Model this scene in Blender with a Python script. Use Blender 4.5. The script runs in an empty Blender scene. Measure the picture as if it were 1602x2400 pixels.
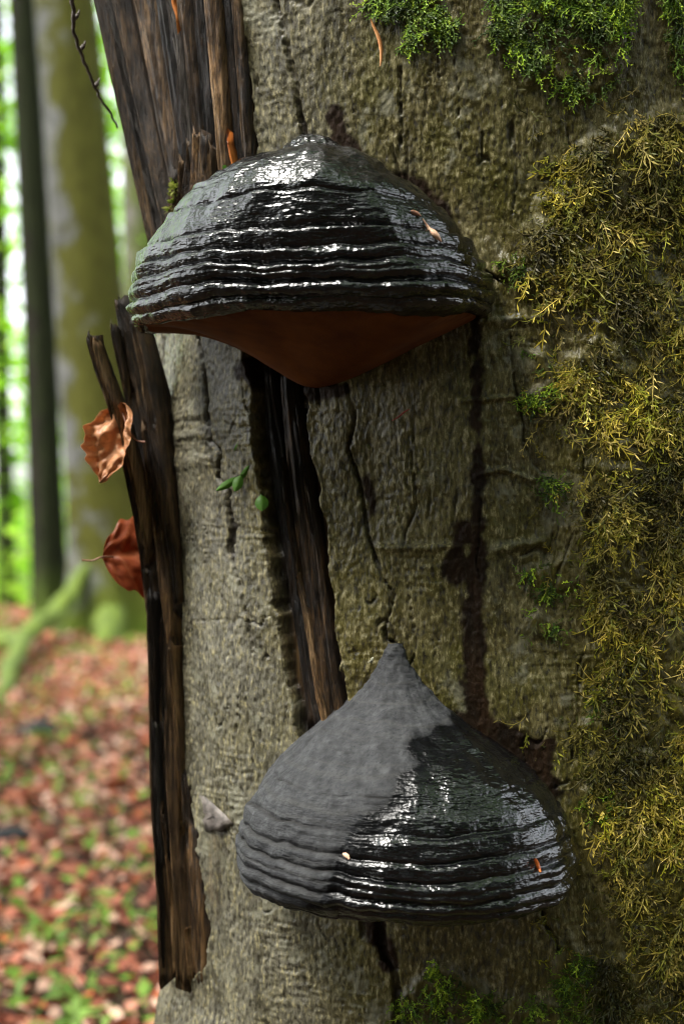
import bpy, math, random
import numpy as np
from mathutils import Vector, Matrix

random.seed(7)
RNG = np.random.default_rng(11)
sc = bpy.context.scene
col = sc.collection

# ------------------------------------------------------------------ camera
CAM_Y, CAM_Z, F = -1.2, 1.05, 3337.0        # 50 mm on 24x36 portrait; F in photo pixels
cam = bpy.data.cameras.new('camera')
cam.sensor_fit = 'HORIZONTAL'; cam.sensor_width = 24.0; cam.lens = 50.0
cam.clip_start = 0.02; cam.clip_end = 900
cam.dof.use_dof = True; cam.dof.focus_distance = 1.175; cam.dof.aperture_fstop = 4.0
camo = bpy.data.objects.new('camera', cam); col.objects.link(camo)
camo.location = (0, CAM_Y, CAM_Z); camo.rotation_euler = (math.radians(90), 0, 0)
sc.camera = camo

# ------------------------------------------------------------------ sky, sun, exposure
SUN_EL, SUN_AZ = 56.0, -122.0                # azimuth measured from +Y (into the picture) towards +X
w = bpy.data.worlds.new('World'); sc.world = w; w.use_nodes = True
nt = w.node_tree; nt.nodes.clear()
sky = nt.nodes.new('ShaderNodeTexSky'); sky.sky_type = 'NISHITA'; sky.sun_disc = False
sky.sun_elevation = math.radians(SUN_EL); sky.sun_rotation = math.radians(SUN_AZ)
sky.air_density = 1.0; sky.dust_density = 3.0; sky.ozone_density = 1.0
bg = nt.nodes.new('ShaderNodeBackground'); bg.inputs[1].default_value = 0.13
out = nt.nodes.new('ShaderNodeOutputWorld')
hsv = nt.nodes.new('ShaderNodeHueSaturation'); hsv.inputs['Saturation'].default_value = .22   # overcast: pale, nearly white
nt.links.new(sky.outputs[0], hsv.inputs['Color']); nt.links.new(hsv.outputs[0], bg.inputs[0]); nt.links.new(bg.outputs[0], out.inputs[0])
sun = bpy.data.lights.new('sun', 'SUN'); sun.energy = 1.0; sun.angle = math.radians(24)
sun.color = (1.0, 0.95, 0.88)
suno = bpy.data.objects.new('sun', sun); col.objects.link(suno)
a, e = math.radians(SUN_AZ), math.radians(SUN_EL)
sd = Vector((math.sin(a)*math.cos(e), math.cos(a)*math.cos(e), math.sin(e)))
suno.rotation_euler = sd.to_track_quat('Z', 'Y').to_euler()
suno.location = sd*30
vs = sc.view_settings
vs.view_transform = 'Standard'; vs.look = 'None'; vs.gamma = 1.0; vs.use_curve_mapping = False
vs.exposure = 2.75
sc.cycles.use_denoising = True
sc.cycles.filter_width = 1.0
sc.cycles.max_bounces = 8; sc.cycles.transparent_max_bounces = 8
sc.cycles.sample_clamp_indirect = 6.0

# ------------------------------------------------------------------ helpers
def P(px, py, y):                            # photo pixel at depth y -> point
    d = y - CAM_Y
    return ((px-801)/F*d, y, CAM_Z-(py-1200)/F*d)

def _h(ix, iy, iz):
    n = (ix*374761393 + iy*668265263 + iz*1440662683) & 0xffffffff
    n = ((n ^ (n >> 13))*1274126177) & 0xffffffff
    n = ((n ^ (n >> 15))*2246822519) & 0xffffffff
    return n ^ (n >> 16)
def perlin(x, y, z=None, seed=0):
    x = np.asarray(x, float); y = np.asarray(y, float)
    z = np.zeros_like(x) if z is None else np.asarray(z, float)
    x, y, z = np.broadcast_arrays(x, y, z)
    z = z + seed*17.31
    xi, yi, zi = np.floor(x), np.floor(y), np.floor(z)
    fx, fy, fz = x-xi, y-yi, z-zi
    xi, yi, zi = xi.astype(np.int64), yi.astype(np.int64), zi.astype(np.int64)
    u, v, t = (f*f*f*(f*(f*6-15)+10) for f in (fx, fy, fz))
    res = 0
    for dx in (0, 1):
        for dy in (0, 1):
            for dz in (0, 1):
                h = _h(xi+dx, yi+dy, zi+dz)
                gx = (h & 1023)/511.5-1; gy = ((h >> 10) & 1023)/511.5-1; gz = ((h >> 20) & 1023)/511.5-1
                g = gx*(fx-dx)+gy*(fy-dy)+gz*(fz-dz)
                res = res + g*(u if dx else 1-u)*(v if dy else 1-v)*(t if dz else 1-t)
    return res*1.35
def fbm(x, y, z=None, o=4, seed=0):
    s, am = 0, 1.0
    for k in range(o):
        f = 2.0**k
        s = s + am*perlin(np.asarray(x)*f, np.asarray(y)*f, None if z is None else np.asarray(z)*f, seed+k*3)
        am *= .5
    return s
def sstep(a, b, x):
    t = np.clip((x-a)/(b-a), 0, 1); return t*t*(3-2*t)
def pl_dist(U, V, pts, widths=None):
    """distance to a polyline (minus the local half width)"""
    best = np.full(U.shape, 1e9)
    for k in range(len(pts)-1):
        (x0, y0), (x1, y1) = pts[k][:2], pts[k+1][:2]
        w0 = pts[k][2] if len(pts[k]) > 2 else 0; w1 = pts[k+1][2] if len(pts[k+1]) > 2 else 0
        dx, dy = x1-x0, y1-y0; L = dx*dx+dy*dy+1e-9
        t = np.clip(((U-x0)*dx+(V-y0)*dy)/L, 0, 1)
        d = np.hypot(U-x0-t*dx, V-y0-t*dy)-(w0+(w1-w0)*t)*.5
        best = np.minimum(best, d)
    return best
def poly_sd(U, V, pts):
    """signed distance to a closed polygon, positive inside"""
    d = pl_dist(U, V, list(pts)+[pts[0]])
    ins = np.zeros(U.shape, bool)
    n = len(pts)
    for k in range(n):
        (x0, y0), (x1, y1) = pts[k], pts[(k+1) % n]
        if y0 == y1: continue
        c = ((y0 > V) != (y1 > V)) & (U < (x1-x0)*(V-y0)/(y1-y0)+x0)
        ins ^= c
    return np.where(ins, d, -d)

def mesh_obj(name, verts, faces, mat, parent=None, smooth=True, attrs=None):
    verts = np.asarray(verts, np.float32).reshape(-1, 3)
    faces = np.asarray(faces, np.int32)
    me = bpy.data.meshes.new(name)
    k = faces.shape[1]
    me.vertices.add(len(verts)); me.vertices.foreach_set('co', verts.ravel())
    me.loops.add(faces.size); me.loops.foreach_set('vertex_index', faces.ravel())
    me.polygons.add(len(faces))
    me.polygons.foreach_set('loop_start', np.arange(0, faces.size, k, dtype=np.int32))
    me.polygons.foreach_set('use_smooth', np.full(len(faces), smooth))
    me.update(calc_edges=True); me.validate()
    if attrs:
        for an, av in attrs.items():
            av = np.asarray(av, np.float32)
            if av.ndim == 2:
                at = me.attributes.new(an, 'FLOAT_COLOR', 'POINT')
                if av.shape[1] == 3: av = np.hstack([av, np.ones((len(av), 1), np.float32)])
                at.data.foreach_set('color', av.ravel())
            else:
                at = me.attributes.new(an, 'FLOAT', 'POINT'); at.data.foreach_set('value', av.ravel())
    if mat: me.materials.append(mat)
    o = bpy.data.objects.new(name, me); col.objects.link(o)
    if parent:
        o.parent = parent
        o.matrix_parent_inverse = parent.matrix_world.inverted() if False else Matrix.Translation(-Vector(parent.location))
    return o
def grid_faces(nr, nc, wrap=False):
    i = np.arange(nr-1)[:, None]; j = np.arange(nc if wrap else nc-1)[None, :]
    a = i*nc+j; b = i*nc+(j+1) % nc
    return np.stack([a, b, b+nc, a+nc], -1).reshape(-1, 4)
def tag(o, label, cat, group=None, kind=None):
    o['label'] = label
    if cat: o['category'] = cat
    if group: o['group'] = group
    if kind: o['kind'] = kind
    return o
def empty(name, loc, label=None, cat=None, group=None):
    o = bpy.data.objects.new(name, None); col.objects.link(o); o.location = loc
    o.empty_display_size = .05
    if label: tag(o, label, cat, group)
    return o

# ------------------------------------------------------------------ materials
class NT:
    def __init__(s, name):
        s.m = bpy.data.materials.new(name); s.m.use_nodes = True
        s.t = s.m.node_tree; s.t.nodes.clear()
        s.o = s.t.nodes.new('ShaderNodeOutputMaterial')
    def n(s, typ, **kw):
        nd = s.t.nodes.new(typ)
        for k, v in kw.items(): setattr(nd, k, v)
        return nd
    def set(s, sock, v):
        if hasattr(v, 'is_linked') or isinstance(v, bpy.types.NodeSocket): s.t.links.new(v, sock)
        else:
            if isinstance(v, (tuple, list)) and len(v) == 3 and sock.type == 'RGBA': v = (*v, 1)
            sock.default_value = v
    def coord(s, kind='Object'): return s.n('ShaderNodeTexCoord').outputs[kind]
    def mapping(s, vec, scale=(1, 1, 1), rot=(0, 0, 0)):
        m = s.n('ShaderNodeMapping'); s.set(m.inputs['Vector'], vec)
        m.inputs['Scale'].default_value = scale; m.inputs['Rotation'].default_value = rot
        return m.outputs[0]
    def noise(s, vec, scale, detail=3, rough=.55, dist=0, out='Fac'):
        nn = s.n('ShaderNodeTexNoise'); s.set(nn.inputs['Vector'], vec)
        nn.inputs['Scale'].default_value = scale; nn.inputs['Detail'].default_value = detail
        nn.inputs['Roughness'].default_value = rough; nn.inputs['Distortion'].default_value = dist
        return nn.outputs[out]
    def voro(s, vec, scale, feature='F1', out='Distance', rnd=1.0):
        v = s.n('ShaderNodeTexVoronoi', feature=feature); s.set(v.inputs['Vector'], vec)
        v.inputs['Scale'].default_value = scale; v.inputs['Randomness'].default_value = rnd
        return v.outputs[out]
    def math(s, op, a, b=0.0, clamp=False):
        m = s.n('ShaderNodeMath', operation=op, use_clamp=clamp)
        s.set(m.inputs[0], a); s.set(m.inputs[1], b); return m.outputs[0]
    def ramp(s, fac, stops, interp='LINEAR'):
        r = s.n('ShaderNodeValToRGB'); r.color_ramp.interpolation = interp
        el = r.color_ramp.elements
        while len(el) < len(stops): el.new(.5)
        for k, (p, c) in enumerate(stops):
            el[k].position = p
            if isinstance(c, (int, float)): c = (c, c, c)
            el[k].color = (*c[:3], 1)
        s.set(r.inputs[0], fac); return r.outputs[0]
    def mix(s, f, a, b, blend='MIX'):
        m = s.n('ShaderNodeMix', data_type='RGBA', blend_type=blend)
        s.set(m.inputs['Factor'], f); s.set(m.inputs['A'], a); s.set(m.inputs['B'], b)
        # sockets share names; use the colour ones
        return m.outputs['Result'] if False else m
    def cmix(s, f, a, b, blend='MIX'):
        m = s.n('ShaderNodeMix', data_type='RGBA', blend_type=blend)
        s.set(m.inputs[0], f); s.set(m.inputs[6], a); s.set(m.inputs[7], b)
        return m.outputs[2]
    def fmix(s, f, a, b):
        m = s.n('ShaderNodeMix', data_type='FLOAT')
        s.set(m.inputs[0], f); s.set(m.inputs[2], a); s.set(m.inputs[3], b)
        return m.outputs[0]
    def attr(s, name, out='Fac'):
        a = s.n('ShaderNodeAttribute', attribute_name=name); return a.outputs[out]
    def bump(s, h, strength=.5, dist=.001, normal=None):
        b = s.n('ShaderNodeBump'); b.inputs['Strength'].default_value = strength
        b.inputs['Distance'].default_value = dist; s.set(b.inputs['Height'], h)
        if normal is not None: s.set(b.inputs['Normal'], normal)
        return b.outputs[0]
    def pbsdf(s, **kw):
        p = s.n('ShaderNodeBsdfPrincipled')
        for k, v in kw.items(): s.set(p.inputs[k.replace('_', ' ')], v)
        s.t.links.new(p.outputs[0], s.o.inputs[0]); return p

def mat_bark():
    m = NT('beech_bark')
    c = m.coord()
    wood, stain_dark, moss, crack, alga = (m.attr(k) for k in ('wood', 'stain_dark', 'moss', 'crack', 'alga'))
    grey = m.attr('grey')
    cs = m.mapping(c, (1, 1, .38))
    n1 = m.noise(cs, 290, 4, .65); n2 = m.noise(cs, 60, 4, .6); n3 = m.noise(c, 14, 4, .6)
    n4 = m.noise(cs, 620, 2, .6)
    base = m.ramp(n2, [(.28, (.026, .020, .004)), (.5, (.076, .062, .015)), (.72, (.145, .122, .046))])
    base = m.cmix(m.ramp(n3, [(.46, 0), (.60, .75)]), base, (.075, .068, .010))
    greyc = m.ramp(n2, [(.3, (.043, .039, .025)), (.7, (.138, .128, .088))])
    base = m.cmix(grey, base, greyc)
    base = m.cmix(m.math('MULTIPLY', alga, m.ramp(n3, [(.35, .35), (.6, 1)])), base, m.ramp(n1, [(.34, (.030, .024, .003)), (.66, (.120, .096, .018))]))
    # grain highlights and pit shadows painted into the colour, following the bump
    base = m.cmix(m.ramp(n1, [(.54, 0), (.68, .85)]), base, (.27, .235, .118))
    base = m.cmix(m.ramp(n1, [(.34, .92), (.48, 0)]), base, (.014, .011, .005))
    lich = m.ramp(m.noise(c, 24, 5, .7), [(.57, 0), (.64, .6)])
    base = m.cmix(lich, base, (.17, .165, .115))
    # moss felt
    mossc = m.ramp(m.noise(c, 110, 3), [(.3, (.020, .018, .002)), (.7, (.095, .080, .010))])
    base = m.cmix(m.math('MULTIPLY', moss, .85), base, mossc)
    # exposed wood
    ws = m.mapping(c, (1, 1, .045))
    wn = m.noise(ws, 190, 4, .65); wn2 = m.noise(ws, 55, 3, .6)
    wc = m.ramp(wn2, [(.34, (.010, .007, .005)), (.5, (.030, .018, .010)), (.64, (.12, .070, .026)), (.78, (.24, .14, .05))])
    wc = m.cmix(m.ramp(wn, [(.4, .7), (.62, 0)]), wc, (.010, .008, .006))
    base = m.cmix(wood, base, wc)
    base = m.cmix(m.math('MULTIPLY', stain_dark, .97), base, m.ramp(n2, [(.3, (.004, .002, .001)), (.7, (.020, .009, .004))]))
    base = m.cmix(m.math('MULTIPLY', crack, .9), base, (.012, .008, .005))
    hb = m.math('ADD', m.math('MULTIPLY', n1, .7), m.math('MULTIPLY', n4, .35))
    hw = m.math('MULTIPLY', wn, 1.6)
    h = m.fmix(wood, hb, hw)
    nrm = m.bump(h, .7, .0026)
    rough = m.fmix(wood, m.ramp(n2, [(.3, .28), (.7, .55)]), .42)
    rough = m.fmix(stain_dark, rough, .55)
    p = m.pbsdf(Base_Color=base, Roughness=rough, Normal=nrm)
    m.set(p.inputs['Specular IOR Level'], m.fmix(stain_dark, .4, .12))
    return m.m

def mat_wood(name, lo, mid, hi, rough=.5, contrast=1.0):
    m = NT(name)
    c = m.coord(); oi = m.n('ShaderNodeObjectInfo').outputs['Random']
    add = m.n('ShaderNodeVectorMath', operation='ADD'); m.set(add.inputs[0], c)
    cmb = m.n('ShaderNodeCombineXYZ'); m.set(cmb.inputs[0], m.math('MULTIPLY', oi, 13.0)); m.set(cmb.inputs[2], m.math('MULTIPLY', oi, 7.0))
    m.set(add.inputs[1], cmb.outputs[0])
    v = m.mapping(add.outputs[0], (1, 1, .05), (0, math.radians(9), 0))
    n1 = m.noise(v, 380, 5, .7); n2 = m.noise(v, 95, 4, .65); n3 = m.noise(c, 22, 3, .6)
    b = m.ramp(n2, [(.32, lo), (.52, mid), (.72, hi)])
    b = m.cmix(m.ramp(n1, [(.36, .85), (.56, 0)]), b, tuple(x*.35 for x in lo))
    b = m.cmix(m.ramp(n3, [(.46, 0), (.66, .75)]), b, tuple(x*.5 for x in lo))
    nrm = m.bump(n1, 1.0, .0040)
    p = m.pbsdf(Base_Color=b, Roughness=rough, Normal=nrm)
    p.inputs['Specular IOR Level'].default_value = .35
    return m.m

def mat_cap(name, dry=False):
    m = NT(name)
    c = m.coord(); t = m.attr('level'); wet = m.attr('wet')
    n1 = m.noise(c, 330, 4, .65); n2 = m.noise(c, 90, 4, .6); n3 = m.noise(c, 900, 2, .6)
    cs = m.mapping(c, (1, 1, 5)); n4 = m.noise(cs, 70, 3, .6)
    blk = m.ramp(n2, [(.3, (.0010, .0011, .0013)), (.7, (.0034, .0037, .0044))])
    gry = m.ramp(n2, [(.28, (.023, .0235, .0245)), (.5, (.039, .040, .042)), (.75, (.066, .0675, .070))])
    gry = m.cmix(m.ramp(n1, [(.30, .8), (.44, 0)]), gry, (.018, .019, .022))
    lvv = m.n('ShaderNodeCombineXYZ'); m.set(lvv.inputs[0], m.math('ADD', m.math('MULTIPLY', t, 34.0), m.math('MULTIPLY', m.noise(c, 14, 2, .5), 3.0)))
    nb = m.noise(lvv.outputs[0], 1.0, 3, .6)
    gry = m.cmix(m.ramp(nb, [(.5, 0), (.70, .4)]), gry, (.062, .061, .056))
    gry = m.cmix(m.ramp(nb, [(.32, .5), (.46, 0)]), gry, (.022, .023, .026))
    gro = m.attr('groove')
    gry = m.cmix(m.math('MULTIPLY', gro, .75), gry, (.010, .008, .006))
    base = m.cmix(wet, gry, blk)
    base = m.cmix(m.attr('margin'), base, m.ramp(n2, [(.3, (.004, .003, .002)), (.7, (.020, .009, .004))]))
    nb1 = m.noise(c, 300, 1, .5); nb2 = m.noise(cs, 120, 1, .5)
    h = m.math('ADD', nb1, m.math('MULTIPLY', nb2, 1.1))
    nrm = m.bump(h, .5, .0015)
    rw = m.ramp(n2, [(.3, .12), (.7, .26)])
    gl = m.attr('gloss')
    rough = m.fmix(wet, .85, m.fmix(gl, .38, rw))
    p = m.pbsdf(Base_Color=base, Roughness=rough, Normal=nrm)
    m.set(p.inputs['Specular IOR Level'], m.fmix(wet, .15, m.fmix(gl, .15, .72)))
    return m.m

def mat_simple(name, c0, c1, scale=60, rough=.6, spec=.5, bump=.3, transl=0.0, stretch=(1, 1, 1), attr=None, bd=.001):
    m = NT(name)
    c = m.coord(); n = m.noise(m.mapping(c, stretch), scale, 4, .6)
    b = m.ramp(n, [(.3, c0), (.7, c1)])
    if attr:
        b = m.cmix(.0, m.attr(attr, 'Color'), b) if attr != 'mix' else b
        b = m.cmix(m.ramp(n, [(.3, .45), (.6, 0)]), b, c0)
    p = m.pbsdf(Base_Color=b, Roughness=rough)
    p.inputs['Specular IOR Level'].default_value = spec
    if bump: m.set(p.inputs['Normal'], m.bump(n, bump, bd))
    if transl:
        tr = m.n('ShaderNodeBsdfTranslucent'); m.set(tr.inputs[0], b)
        mx = m.n('ShaderNodeMixShader'); mx.inputs[0].default_value = transl
        m.t.links.new(p.outputs[0], mx.inputs[1]); m.t.links.new(tr.outputs[0], mx.inputs[2])
        m.t.links.new(mx.outputs[0], m.o.inputs[0])
    return m.m

BARK = mat_bark()
W_DARK = mat_wood('wood_dark', (.010, .006, .0035), (.046, .026, .011), (.17, .090, .030), .5)
W_BROWN = mat_wood('wood_brown', (.016, .0095, .005), (.095, .055, .024), (.28, .17, .075), .5)
W_BLACK = mat_wood('wood_black', (.005, .004, .003), (.017, .011, .007), (.050, .028, .013), .45)
W_TAN = mat_wood('wood_tan', (.050, .026, .010), (.25, .14, .055), (.48, .31, .15), .55)
W_GREY = mat_wood('wood_grey', (.030, .025, .022), (.10, .085, .070), (.22, .19, .165), .55)

# ------------------------------------------------------------------ ground
def ground_z(x, y):
    x = np.asarray(x, float); y = np.asarray(y, float)
    z = -.10*np.clip(y-13, 0, 45)**1.0*sstep(13, 20, y)
    z = z + .10*perlin(x*.35, y*.35, seed=5)*sstep(.8, 3, np.hypot(x-.17, y-.37)) + .03*perlin(x*1.3, y*1.3, seed=6)
    return z
gx = np.concatenate([np.linspace(-400, -30, 14), np.linspace(-28, 28, 141), np.linspace(30, 400, 14)])
gy = np.concatenate([np.linspace(-400, -14, 14), np.linspace(-13, 45, 146), np.linspace(50, 800, 20)])
GX, GY = np.meshgrid(gx, gy)
GZ = ground_z(GX, GY)
mg = NT('leaf_mould')
c = mg.coord(); n1 = mg.noise(c, 9, 5, .65); n2 = mg.noise(c, 42, 3, .6); n3 = mg.noise(c, 1.6, 4, .6)
b = mg.ramp(n2, [(.3, (.012, .007, .005)), (.5, (.035, .018, .011)), (.7, (.085, .042, .026))])
b = mg.cmix(mg.ramp(n1, [(.35, .8), (.52, 0)]), b, (.03, .014, .009))
b = mg.cmix(mg.ramp(n3, [(.50, 0), (.64, .7)]), b, (.030, .045, .010))
mg.pbsdf(Base_Color=b, Roughness=.8, Specular_IOR_Level=.15, Normal=mg.bump(n2, .8, .03))
ground = mesh_obj('ground', np.stack([GX, GY, GZ], -1), grid_faces(*GX.shape), mg.m)
ground['kind'] = 'structure'

# ------------------------------------------------------------------ the beech with the fungi
CX, CYT, NEXP = .17, None, 2.3
EDGE = [(-900, 120), (0, 226), (330, 282), (640, 330), (800, 338), (1370, 352), (1800, 356), (2280, 374), (2400, 362), (2900, 345), (3600, 300), (4400, 190)]
def trunk_R(z):
    V = 1200-(np.asarray(z)-CAM_Z)*F/1.45
    xe = (np.interp(V, [p[0] for p in EDGE], [p[1] for p in EDGE])-801)/F*1.45
    return CX-xe
Y0 = .37                                      # trunk axis depth
def base_surf(phi, z):
    """phi=0 faces the camera, negative to the left"""
    R = trunk_R(z)
    s, c_ = np.sin(phi), np.cos(phi)
    k = (np.abs(s)**NEXP+np.abs(c_)**NEXP)**(-1/NEXP)
    return CX+R*k*s, Y0-R*k*c_*(.37/.37), np.asarray(z)+0*phi
def surf_y(px, py):
    """depth of the undisplaced trunk surface under a photo pixel"""
    y = .03
    for _ in range(14):
        x, _, z = P(px, py, y)
        R = float(trunk_R(z)); q = min(abs((x-CX)/R), .992)
        y = .6*y+.4*(Y0-R*(1-q**NEXP)**(1/NEXP))
    return y

# rows / columns: dense where the photo looks
dz = .00125
zr = np.concatenate([np.linspace(-.12, .52, 26), np.arange(.54, 1.575, dz), np.linspace(1.60, 1.9, 12), np.linspace(2.0, 6.5, 26)])
phd = np.radians(np.concatenate([np.linspace(-180, -112, 16)[:-1], np.arange(-112, 50, .215), np.linspace(51, 180, 30)[:-1]]))
PH, ZZ = np.meshgrid(phd, zr)
X, Y, Z = base_surf(PH, ZZ)
d_ph = 1e-3
X2, Y2, _ = base_surf(PH+d_ph, ZZ)
tx, ty = X2-X, Y2-Y; L = np.hypot(tx, ty)
NX, NY = ty/L, -tx/L
# arc length
seg = np.hypot(np.diff(X, axis=1), np.diff(Y, axis=1)).mean(0)
arc = np.concatenate([[0], np.cumsum(seg)]); arc -= np.interp(0, phd, arc)
A = np.broadcast_to(arc[None, :], X.shape)
DD = Y-CAM_Y
U = 801+F*X/DD; V = 1200-F*(Z-CAM_Z)/DD
# behind the left outline: keep the outline's own pixel so that masks run round the edge
view = NX*(-X)+NY*(CAM_Y-Y)
behind = (PH < -.6) & (view < 0)
sil = np.where(behind, 1e9, U).min(1, keepdims=True)
U = np.where(behind, sil-2, U)
far = (PH < math.radians(-150)) | (PH > math.radians(70))

jag = 10*fbm(A/.014, Z/.022, o=3, seed=2)
TOPW = [(-200, -400), (540, -400), (556, -60), (566, 20), (574, 120), (584, 220), (592, 300), (600, 390), (560, 470), (430, 640), (376, 690), (362, 790), (362, 900), (364, 1000), (384, 1120), (406, 1260), (420, 1395), (398, 1440), (394, 1500), (412, 1640), (438, 1790), (460, 1920), (476, 2060), (490, 2170), (486, 2275), (440, 2290), (400, 2265), (366, 2288), (100, 2290), (-200, 2290)]
GROOVE = [(575, 760), (720, 760), (718, 870), (712, 1000), (738, 1110), (764, 1250), (780, 1400), (797, 1540), (815, 1650), (850, 1760), (720, 1780), (694, 1700), (676, 1600), (655, 1450), (636, 1310), (622, 1180), (600, 1030), (598, 930), (585, 870)]
NOTCH = [(485, 1935), (520, 1930), (548, 1960), (520, 2060), (523, 2150), (505, 2170), (490, 2080)]
sd1 = poly_sd(U, V, TOPW)+jag; sd2 = poly_sd(U, V, GROOVE)+jag; sd3 = poly_sd(U, V, NOTCH)+jag*.6
wood = np.maximum(np.maximum(sstep(-5, 4, sd1), sstep(-5, 4, sd2)), .3*sstep(-4, 4, sd3))
wood[far] = 0
CR = [
 [(638, -60, 8), (655, 30, 10), (668, 70, 12), (680, 130, 9), (697, 200, 12), (703, 260, 10), (712, 300, 14), (718, 345, 10)],
 [(462, 790, 5), (476, 860, 8), (486, 930, 8), (493, 985, 14), (497, 1035, 10), (522, 1060, 7), (514, 1120, 7), (538, 1150, 14), (540, 1190, 9), (548, 1235, 16), (545, 1290, 14), (556, 1330, 4), (572, 1395, 6), (588, 1470, 7), (596, 1530, 4)],
 [(808, 900, 7), (828, 980, 7), (812, 1050, 7), (838, 1130, 8), (850, 1200, 8), (858, 1250, 7), (878, 1310, 6), (900, 1360, 5), (922, 1395, 4), (915, 1430, 4), (902, 1470, 6), (905, 1500, 9), (925, 1505, 6)],
 [(1195, 790, 4), (1205, 900, 4), (1228, 1000, 4), (1226, 1030, 6), (1250, 1085, 6), (1270, 1110, 3)],
 [(940, 150, 3), (938, 230, 5), (942, 300, 4), (938, 340, 2)],
 [(890, 2140, 22), (893, 2200, 30), (902, 2240, 22), (924, 2260, 16), (932, 2320, 18), (934, 2420, 18)],
 [(845, 2140, 8), (852, 2190, 12), (846, 2200, 4)],
 [(1268, 2110, 5), (1272, 2160, 7), (1298, 2200, 8), (1306, 2225, 5)],
 [(1330, 300, 4), (1338, 350, 5), (1335, 420, 4)],
 [(1130, 310, 3), (1128, 400, 4), (1145, 450, 3)],
 [(1180, 660, 6), (1110, 628, 9)], [(1335, 1720, 4), (1342, 1770, 6), (1338, 1800, 3)], [(1300, 1845, 6), (1335, 1830, 7)],
 [(608, 1000, 3), (560, 1002, 3), (530, 990, 3)], [(470, 1455, 1), (560, 1450, 2), (640, 1444, 1)],
 [(1205, 330, 3), (1212, 420, 3), (1200, 500, 3)], [(1020, 90, 3), (1030, 180, 4)], [(905, 20, 3), (900, 110, 3)],
]
wob = 5*perlin(A/.005, Z/.005, seed=4)
crk = np.zeros_like(U)
for pts in CR:
    wm = max(p[2] for p in pts)
    crk = np.maximum(crk, (1-sstep(-2, 2.5, pl_dist(U, V, pts)+wob*.7))*min(1, .25+wm/14)*np.clip(.85+.9*perlin(A/.012, Z/.03, seed=17), .25, 1))
crk *= (1-wood)
# many fine bark checks, short and upright
fn = perlin(A/.020+.35*perlin(A/.03, Z/.03, seed=8), Z/.09, seed=21)
fine = (1-sstep(.0, .035, np.abs(fn)))*sstep(.05, .3, perlin(A/.05, Z/.07, seed=22))
crk = np.maximum(crk, .55*fine*(1-wood))
# wet stains, plus dark patches under the upper fungus
ST = [
 [(1112, 760, 16), (1118, 850, 18), (1114, 940, 26), (1122, 1040, 16), (1122, 1120, 34), (1120, 1200, 22), (1122, 1290, 30), (1112, 1350, 50), (1110, 1400, 24), (1106, 1440, 44), (1112, 1530, 54), (1112, 1610, 44), (1120, 1680, 60)],
 [(1085, 1240, 40), (1072, 1290, 22), (1062, 1340, 50), (1085, 1330, 40)],
 [(1060, 1690, 50), (1130, 1700, 60), (1200, 1740, 60), (1250, 1790, 80), (1290, 1860, 36)],
 [(1240, 1750, 40), (1290, 1740, 30)], [(930, 430, 60), (1010, 490, 70), (1060, 560, 40)],
 [(780, 270, 30), (800, 320, 40), (860, 400, 50)], [(590, 860, 60), (650, 900, 70), (720, 905, 60), (800, 910, 20)],  # last path darkens the bark along the upper fungus's lower edge
 [(868, 2150, 40), (900, 2220, 46), (920, 2260, 30)], [(855, 1120, 12), (868, 1180, 24), (862, 1200, 14)],
]
stn = np.zeros_like(U); sj = 14*fbm(A/.012, Z/.012, o=3, seed=31)-4
for pts in ST: stn = np.maximum(stn, 1-sstep(-6, 7, pl_dist(U, V, pts)+sj))
stn[:] = np.where((V > 745) & (V < 800) & (U > 800) & (U < 1130), np.maximum(stn, .3), stn)  # slightly darker strip below the right half of the upper rim
# moss
BROWN = [(1640, 210), (1540, 250), (1470, 290), (1350, 320), (1330, 420), (1240, 480), (1235, 560), (1190, 630), (1230, 740), (1300, 800), (1310, 960), (1345, 1100), (1375, 1250), (1370, 1400), (1395, 1480), (1370, 1560), (1390, 1650), (1350, 1740), (1380, 1850), (1430, 2000), (1430, 2130), (1370, 2250), (1400, 2440), (1900, 2440), (1900, 150)]
GREENS = [[(1140, -40), (1200, -40), (1480, -40), (1470, 100), (1450, 200), (1370, 235), (1290, 190), (1230, 215), (1200, 140), (1130, 100)],
 [(830, -40), (1010, -40), (1080, 50), (1060, 90), (1000, 100), (960, 130), (930, 115), (960, 50), (850, 15)],
 [(1225, 815), (1280, 815), (1310, 900), (1285, 960), (1220, 935), (1270, 900)],
 [(1235, 1340), (1330, 1300), (1350, 1370), (1280, 1400)], [(1215, 1480), (1260, 1430), (1335, 1455), (1300, 1490), (1230, 1495)],
 [(1290, 2230), (1330, 2180), (1390, 2230), (1380, 2330), (1310, 2350)], [(1350, 1850), (1400, 1820), (1460, 1870), (1410, 1950)],
 [(930, 2330), (1020, 2250), (1180, 2330), (1400, 2330), (1400, 2440), (930, 2440)],
 [(1160, 590), (1230, 600), (1220, 660), (1165, 645)], [(1260, 1100), (1330, 1130), (1310, 1200), (1280, 1160)], [(1550, -40), (1640, -40), (1640, 230), (1580, 120)],
 [(1380, 1610), (1420, 1590), (1440, 1680), (1390, 1690)]]
mj = 34*fbm(A/.03, Z/.035, o=3, seed=41)
mbrown = sstep(-15, 40, poly_sd(U, V, BROWN)+mj)
mgreen = np.zeros_like(U)
for g in GREENS: mgreen = np.maximum(mgreen, sstep(-12, 20, poly_sd(U, V, g)+mj*.5))
bare = sstep(.18, .42, fbm(A/.05, Z/.07, o=2, seed=44))*(V < 900)
mbrown = mbrown*(1-.75*bare)
film = sstep(-150, 30, poly_sd(U, V, BROWN)+mj*2.2)*np.clip(.3+1.6*fbm(A/.02, Z/.03, o=3, seed=46), 0, 1)*.8
moss = np.maximum(np.maximum(mbrown, mgreen*.9), film*.75); moss[PH > math.radians(120)] *= .5
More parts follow.
